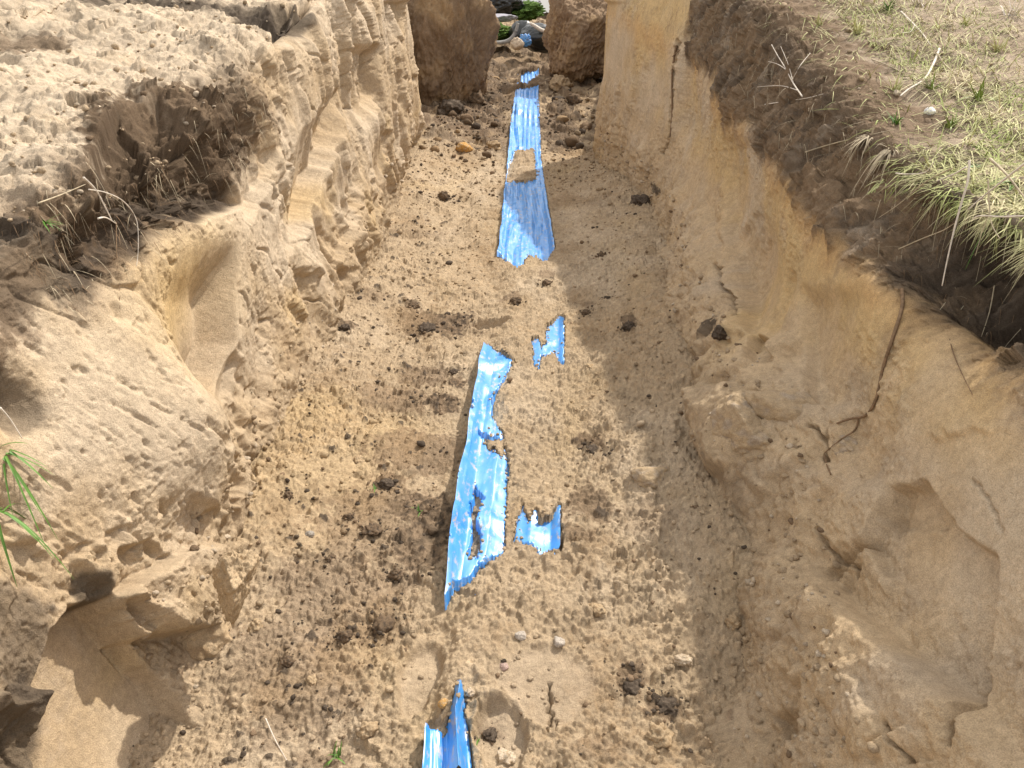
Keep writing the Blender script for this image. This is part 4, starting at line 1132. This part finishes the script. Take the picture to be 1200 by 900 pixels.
# left bank stalks
XL = -.88
stalk('dry_stalk', [(98, 208), (112, 222), (122, 240), (131, 258)], XL, M_PALE, .002, 'pale stalk bending down over the left rim', 'stalk')
stalk('dry_stalk', [(104, 222), (125, 226), (146, 237), (160, 258), (162, 290), (160, 312)], XL, M_PALE, .0013, 'arched thin stalk hanging down from the left rim', 'stalk')
stalk('dry_stalk', [(45, 238), (72, 228), (100, 216)], XL - .06, M_STRAW, .0016, 'straight brown stalk lying on the left rim', 'stalk')
stalk('dry_stalk', [(115, 256), (124, 255), (136, 262)], XL, M_PALE, .002, 'short white curved stalk below the left rim', 'stalk')
stalk('root', [(135, 262), (137, 300), (139, 335), (140, 362)], None, M_ROOT, .0011, 'hair thin root hanging down the yellow part of the left wall', 'root', lift=.006, fnd=LF)
stalk('dry_stalk', [(312, 842), (322, 866), (336, 892)], None, M_PALE, .0014, 'thin pale stalk on the floor at lower left', 'stalk', lift=.006)
stalk('dry_stalk', [(0, 478), (12, 492), (26, 514)], XL, M_PALE, .002, 'pale stalk in front of the dark hole at left frame edge', 'stalk')

def blade(p, d, ln, w, bend, seg=6):
    """one leaf: a folded tapering strip; p base, d direction, droops by bend"""
    p = np.array(p, float); d = np.array(d, float); d /= np.linalg.norm(d)
    side = np.cross(d, [0, 0, 1]); 
    if np.linalg.norm(side) < .05: side = np.array([1, 0, 0.])
    side /= np.linalg.norm(side)
    V = []; Fs = []
    for i in range(seg + 1):
        f = i / seg
        c = p + d * ln * f + np.array([0, 0, -bend * ln * f * f])
        ww = w * (1 - f) ** .6 * .5 + w * .04
        mid = np.cross(side, d); mid /= np.linalg.norm(mid)
        V += [c - side * ww, c - mid * ww * .35, c + side * ww]
    for i in range(seg):
        a = i * 3
        Fs += [[a, a + 1, a + 4, a + 3], [a + 1, a + 2, a + 5, a + 4]]
    return V, Fs

def tuft(base, n, ln, w, mat, label, dirv=(0, 0, 1), spread=.6, bend=.5, name='grass_tuft', cat='grass tuft', seed=1, group=None):
    r_ = random.Random(seed)
    parts = []
    for i in range(n):
        d = np.array(dirv, float) + np.array([r_.gauss(0, spread), r_.gauss(0, spread), r_.gauss(0, spread * .4)])
        b = np.array([r_.gauss(0, ln * .07), r_.gauss(0, ln * .07), 0])
        parts.append(blade(b, d, ln * r_.uniform(.55, 1.1), w * r_.uniform(.7, 1.2), bend * r_.uniform(.3, 1.4)))
    V, Fs = merge(parts)
    o = raw_mesh(name, V, Fs, mat); o.location = Vector([float(v) for v in base])
    return tag(o, label, cat, group)

# left green tuft at the frame edge
b0 = on_x(2, 530, -.93)
o = tuft(b0, 13, .13, .005, M_GREEN, 'green grass tuft hanging over the left bank at the left frame edge', (.55, -.25, -.25), .45, .7, seed=3)
b1 = on_x(-6, 600, -.90)
tuft(b1, 9, .11, .005, M_GREEN, 'lower green grass tuft on the left bank at the left frame edge', (.35, -.2, -.1), .4, .9, seed=5)
p = surf(50, 262, LF); tuft(p, 14, .05, .004, M_GREEN, 'small dark green tuft on the left rim', (.3, 0, .6), .6, .8, seed=8)
TF = [(1112, 150, 22, .07, M_LIME, 'bright lime grass tuft beside the white stone on the turf lip', 1), (1148, 118, 20, .10, M_LIME, 'upright lime grass tuft right of the white stone', 2),
      (1140, 170, 18, .07, M_LIME, 'lime grass tuft on the lip above the longest hanging stalk', 3), (1050, 146, 16, .05, M_GREEN, 'small bright green tuft at the left end of the turf lip', 4),
      (1092, 105, 16, .08, M_LIME, 'thin lime tuft at the foot of the thick curved twig', 5), (1048, 106, 22, .08, M_DRY, 'straw yellow tuft left of the curved twig', 6),
      (1040, 12, 20, .09, M_GREEN, 'green tuft at the top of the right turf', 7), (1020, 160, 30, .07, M_STRAW, 'frayed straw tuft hanging off the left of the turf lip', 8),
      (1045, 175, 40, .08, M_STRAW, 'matted straw tuft hanging at the broken edge of the turf lip', 9), (1185, 20, 24, .10, M_PALE, 'whitish dry tuft at the upper right corner', 10),
      (1075, 8, 24, .10, M_PALE, 'whitish dry tuft beside the green one at the top', 11), (1150, 195, 16, .11, M_GREEN, 'dark green tuft drooping under the lip by the right edge', 12),
      (1190, 215, 20, .12, M_GREEN, 'long green tuft drooping at the right frame edge', 13), (1170, 60, 24, .09, M_DRY, 'dull dry tuft in the upper right turf', 14),
      (1005, 40, 24, .09, M_DRY, 'dull dry tuft at the upper left of the turf', 15), (960, 30, 20, .08, M_DRY, 'dry tuft overhanging the topsoil at the top', 16),
      (1130, 30, 22, .09, M_DRY, 'dry tuft between the two whitish ones', 17), (1035, 215, 18, .08, M_DRY, 'greenish dry tuft hanging down the topsoil below the lip', 18)]
for (px, py, n, ln, mat, lab, sd) in TF:
    p = surf(px, py, RF)
    hang = py > 158
    tuft(p, n, ln, .0045 if ln < .1 else .0055, mat, lab, (-.6, -.3, .15) if hang else (-.1, -.1, 1), .5, 1.2 if hang else .5, seed=sd + 40)
for (px, py, n, ln, lab, sd) in [(492, 600, 9, .045, 'tiny green sprig in dark soil left of the long film piece', 1), (440, 573, 7, .03, 'tiny green sprig beside the ragged dark clod', 2), (395, 888, 10, .05, 'green sprig on the floor at lower left', 3), (560, 868, 7, .03, 'tiny green sprig beside the lowest boot print', 4), (790, 232, 6, .03, 'tiny green sprig on the right bank', 5)][:4]:
    p = surf(px, py); tuft(p, n, ln, .0035, M_GREEN, lab, (0, 0, 1), .7, .6, 'weed_sprig', 'weed', sd + 80)

def turf():
    parts = []
    r_ = random.Random(5)
    js = np.where((Rpar > 5.75) & (Rpar < 8.8))[0]; is_ = np.where((b_rows > 1.0) & (b_rows < 5.6))[0]
    n = 0
    while n < 20000:
        i = r_.choice(is_); j = r_.choice(js)
        p_ = RP[i, j]
        k = vn(np.array([p_[0] * 4]), np.array([p_[1] * 4]), 811)[0]
        if k < r_.uniform(-1.1, .1) or (Rpar[j] < 6.35 and r_.random() < .45): continue
        if p_[0] > 1.2 and p_[1] < 1.75 and r_.random() < .6: continue
        if p_[1] > 2.1 and Rpar[j] < 6.95 and r_.random() < .9: continue
        edge = Rpar[j] < 6.2
        d = (r_.gauss(-.5 if edge else 0, .8), r_.gauss(0, .8), r_.uniform(.05, .6) if not edge else r_.uniform(-.4, .5))
        parts.append(blade(p_, d, r_.uniform(.035, .13) * (.6 if edge else 1), r_.uniform(.0014, .004), r_.uniform(.1, 1.0), 3)); n += 1
    V, Fs = merge(parts)
    o = raw_mesh('dry_grass', V, Fs, M_DRY); tag(o, 'thin mat of dry grass over the right hand ground', kind='stuff')
    parts = []
    for _ in range(1500):                                        # rootlets on the topsoil face
        i = r_.choice(is_); j = r_.choice(np.where((Rpar > 4.2) & (Rpar < 6.0))[0])
        p_ = RP[i, j] + np.array([-.003, 0, 0])
        parts.append(blade(p_, (r_.gauss(-.35, .3), r_.gauss(-.3, .6), r_.gauss(-.5, .5)), r_.uniform(.015, .06), r_.uniform(.0008, .0015), r_.uniform(.2, 1), 3))
    js2 = np.where((Lpar > 4.4) & (Lpar < 6.4))[0]; is2 = np.where((b_rows > 1.5) & (b_rows < 3.0))[0]
    for _ in range(900):
        p_ = LP[r_.choice(is2), r_.choice(js2)]
        parts.append(blade(p_, (r_.gauss(.4, .3), r_.gauss(-.2, .6), r_.gauss(-.4, .5)), r_.uniform(.01, .05), r_.uniform(.0008, .0015), r_.uniform(.2, 1), 3))
    pale_ = []
    for _ in range(650):
        i = r_.choice(is_); j = r_.choice(np.where((Rpar > 4.4) & (Rpar < 6.3))[0])
        p_ = RP[i, j] + np.array([-.006, 0, 0])
        pale_.append(blade(p_, (r_.gauss(-.3, .3), r_.gauss(-.4, .7), r_.gauss(-.5, .5)), r_.uniform(.02, .09), r_.uniform(.0009, .0018), r_.uniform(.2, 1), 4))
    for _ in range(260):
        p_ = LP[r_.choice(is2), r_.choice(js2)]
        pale_.append(blade(p_, (r_.gauss(.4, .3), r_.gauss(-.3, .6), r_.gauss(-.6, .5)), r_.uniform(.02, .08), r_.uniform(.0009, .0018), r_.uniform(.2, 1), 4))
    V, Fs = merge(pale_)
    o = raw_mesh('dry_roots', V, Fs, M_STRAW); tag(o, 'pale dry grass roots dangling from the broken topsoil', kind='stuff')
    V, Fs = merge(parts)
    o = raw_mesh('rootlets', V, Fs, M_ROOT); tag(o, 'fine rootlets sticking out of the dark topsoil', kind='stuff')
turf()
p = surf(1088, 133, RF)
lump('pebble', (p[0], p[1], p[2] + .006), (.014, .016, .011), (.82, .8, .76), 'bright white stone on the right hand turf', 'pebble', 91, 4, None, None, 6, .4, .05, (.7, .68, .64))

# ------------------------------------------------------------------ far end of the trench
p = on_y(536, 110, 8.0)
lump('soil_mound', (p[0] - .08, 8.1, p[2] + .30), (.40, .5, .85), TOPSOIL * 1.3, 'tall dark soil mound closing the left side of the far trench end', 'soil mound', 1501, 7, None, (0, 0, .2), 9, .75, .12, SAND_DAMP)
p = on_y(675, 50, 8.8)
lump('soil_mound', (p[0] + .1, 9.1, p[2] + .1), (.42, .5, .65), TOPSOIL * 1.5, 'brown soil mound closing the right side of the far trench end', 'soil mound', 1502, 7, None, (0, 0, .5), 9, .75, .12, SAND_DAMP)

M_BAG = plain_mat('dark_plastic', (.012, .014, .013), .3, .6, .2, 12, .01)
M_CONC = plain_mat('pale_concrete', (.30, .29, .32), .85, .2, .15, 18, .004)
M_TURF = plain_mat('turf_green', (.07, .12, .025), .85, .1, .4, 9, .02)
def smooth_lump(name, c, size, mat, label, cat, seed, sub=4, rot=(0, 0, 0), rough_=.1, facet=.3):
    V, Fs = lump_shape(sub, seed, 5, facet, rough_)
    V = V * np.array(size)
    Rm = np.array(Matrix.Rotation(rot[2], 3, 'Z') @ Matrix.Rotation(rot[1], 3, 'Y') @ Matrix.Rotation(rot[0], 3, 'X'))
    o = raw_mesh(name, V @ Rm.T, Fs, mat); o.location = Vector([float(v) for v in c])
    return tag(o, label, cat)
p = on_y(634, 46, 10.5)
bag = smooth_lump('plastic_sheet', p, (.24, .22, .16), M_BAG, 'dark rounded plastic sheet with pale edge at the far trench end', 'plastic sheet', 21, 5, (0, .25, 0), .06)
ring = [on_y(x, y, 10.3) for x, y in [(621, 27), (626, 30), (634, 35), (643, 38), (650, 46)]]
V, Fs = tube(ring, [.012, .02, .022, .02, .008], 8)
e = raw_mesh('sheet_edge', np.array(V) - np.array(bag.location), Fs, M_PALE); e.parent = bag
p = on_y(612, 40, 10.9); smooth_lump('black_lump', p, (.16, .15, .15), M_BAG, 'black plastic bag behind the blue scrap at the far trench end', 'plastic bag', 23, 4)
for k, (x, y, sx, sz, d, lab) in enumerate([(580, 37, .30, .10, 11.2, 'low green turf hump left of the black bag'), (612, 13, .26, .10, 12.5, 'higher green turf hump behind the black bag')]):
    p = on_y(x, y, d); smooth_lump('turf_hump', p, (sx, .3, sz), M_TURF, lab, 'turf hump', 31 + k, 6, rough_=.32, facet=.8)
    for q in range(3):
        pp = p + np.array([(q - 1) * sx * .5, -.2, sz * .3])
        tuft(pp, 26, .13, .012, M_LIME if q != 1 else M_GREEN, ['grass tuft at the left end of the ', 'grass tuft in the middle of the ', 'grass tuft at the right end of the '][q] + lab.split(' turf')[0] + ' turf hump', (0, -.3, .6), .6, .6, seed=300 + q + k * 7)
for k, (x, y, sx, sz, d, lab) in enumerate([(584, 21, .22, .04, 11.6, 'pale concrete edge above the low turf hump'), (613, 3, .20, .07, 13.0, 'pale concrete edge above the higher turf hump')]):
    p = on_y(x, y, d); smooth_lump('concrete_edge', p, (sx, .2, sz), M_CONC, lab, 'concrete edge', 41 + k, 5, facet=.9, rough_=.10)
p = on_y(583, 3, 12.2); smooth_lump('black_lump', p, (.30, .2, .16), M_BAG, 'black lump standing in for the dark hollow at the very top of the far trench end', 'plastic bag', 29, 5, rough_=.2, facet=.6)  # black lump added for the darkness of a hollow, not a bag
M_DULL = plain_mat('dull_plastic', (.30, .29, .27), .6, .3, .2, 30)
pts = [on_y(x, y, 10.4) for x, y in [(572, 48), (585, 50), (597, 47), (604, 38), (607, 27)]]
V, Fs = tube(pts, [.02, .022, .024, .022, .016], 8); c = np.array(V).mean(0)
o = raw_mesh('hose', np.array(V) - c, Fs, M_DULL); o.location = Vector(c); tag(o, 'pale curved hose round the low turf hump at the far end', 'hose')
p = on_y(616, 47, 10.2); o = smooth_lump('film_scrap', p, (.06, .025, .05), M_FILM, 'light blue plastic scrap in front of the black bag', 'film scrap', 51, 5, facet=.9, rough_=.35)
p = on_y(606, 51, 10.1); lump('sand_clod', p, (.07, .06, .06), SAND_PALE, 'tan clod left of the light blue scrap at the far end', 'sand clod', 61, 4)

# ------------------------------------------------------------------ light, sky, camera
SUN_EL, SUN_AZ = 47.0, 40.0              # azimuth measured from +Y towards +X
sun = bpy.data.lights.new('sun', 'SUN'); sun.energy = 3.0; sun.angle = math.radians(1.0); sun.color = (1.0, .94, .85)
so = bpy.data.objects.new('sun', sun); COL.objects.link(so)
el, az = math.radians(SUN_EL), math.radians(SUN_AZ)
dv = Vector((math.sin(az) * math.cos(el), math.cos(az) * math.cos(el), math.sin(el)))
so.rotation_euler = dv.to_track_quat('Z', 'Y').to_euler()
w = bpy.data.worlds.new('World'); scene.world = w; w.use_nodes = True
nt = w.node_tree
sky = nt.nodes.new('ShaderNodeTexSky'); sky.sky_type = 'NISHITA'; sky.sun_disc = False
sky.sun_elevation = el; sky.sun_rotation = az; sky.air_density = 1.0; sky.dust_density = 4.0; sky.ozone_density = 1.0
bg = nt.nodes['Background']; bg.inputs['Strength'].default_value = .15
tcw = nt.nodes.new('ShaderNodeTexCoord'); nw = nt.nodes.new('ShaderNodeTexNoise'); nw.inputs['Scale'].default_value = 2.2; nw.inputs['Detail'].default_value = 6
nt.links.new(tcw.outputs['Generated'], nw.inputs['Vector'])
crw = nt.nodes.new('ShaderNodeValToRGB'); crw.color_ramp.elements[0].position = .37; crw.color_ramp.elements[1].position = .54
nt.links.new(nw.outputs['Fac'], crw.inputs[0])
mxw = nt.nodes.new('ShaderNodeMix'); mxw.data_type = 'RGBA'; mxw.inputs['B'].default_value = (5.4, 5.2, 4.95, 1)      # white clouds
nt.links.new(crw.outputs[0], mxw.inputs['Factor']); nt.links.new(sky.outputs[0], mxw.inputs['A'])
nt.links.new(mxw.outputs['Result'], bg.inputs['Color'])

cam = bpy.data.cameras.new('camera'); co = bpy.data.objects.new('camera', cam); COL.objects.link(co)
cam.sensor_width = 36; cam.lens = FPX / 1200 * 36; cam.clip_end = 500; cam.clip_start = .02
co.location = (0, 0, H); co.rotation_euler = (math.pi / 2 - PITCH, 0, YAW)
scene.camera = co
vs = scene.view_settings
vs.view_transform = 'Standard'; vs.look = 'None'; vs.gamma = 1; vs.exposure = .80
try: vs.use_curve_mapping = False
except Exception: pass
scene.cycles.max_bounces = 6
scene.cycles.diffuse_bounces = 4
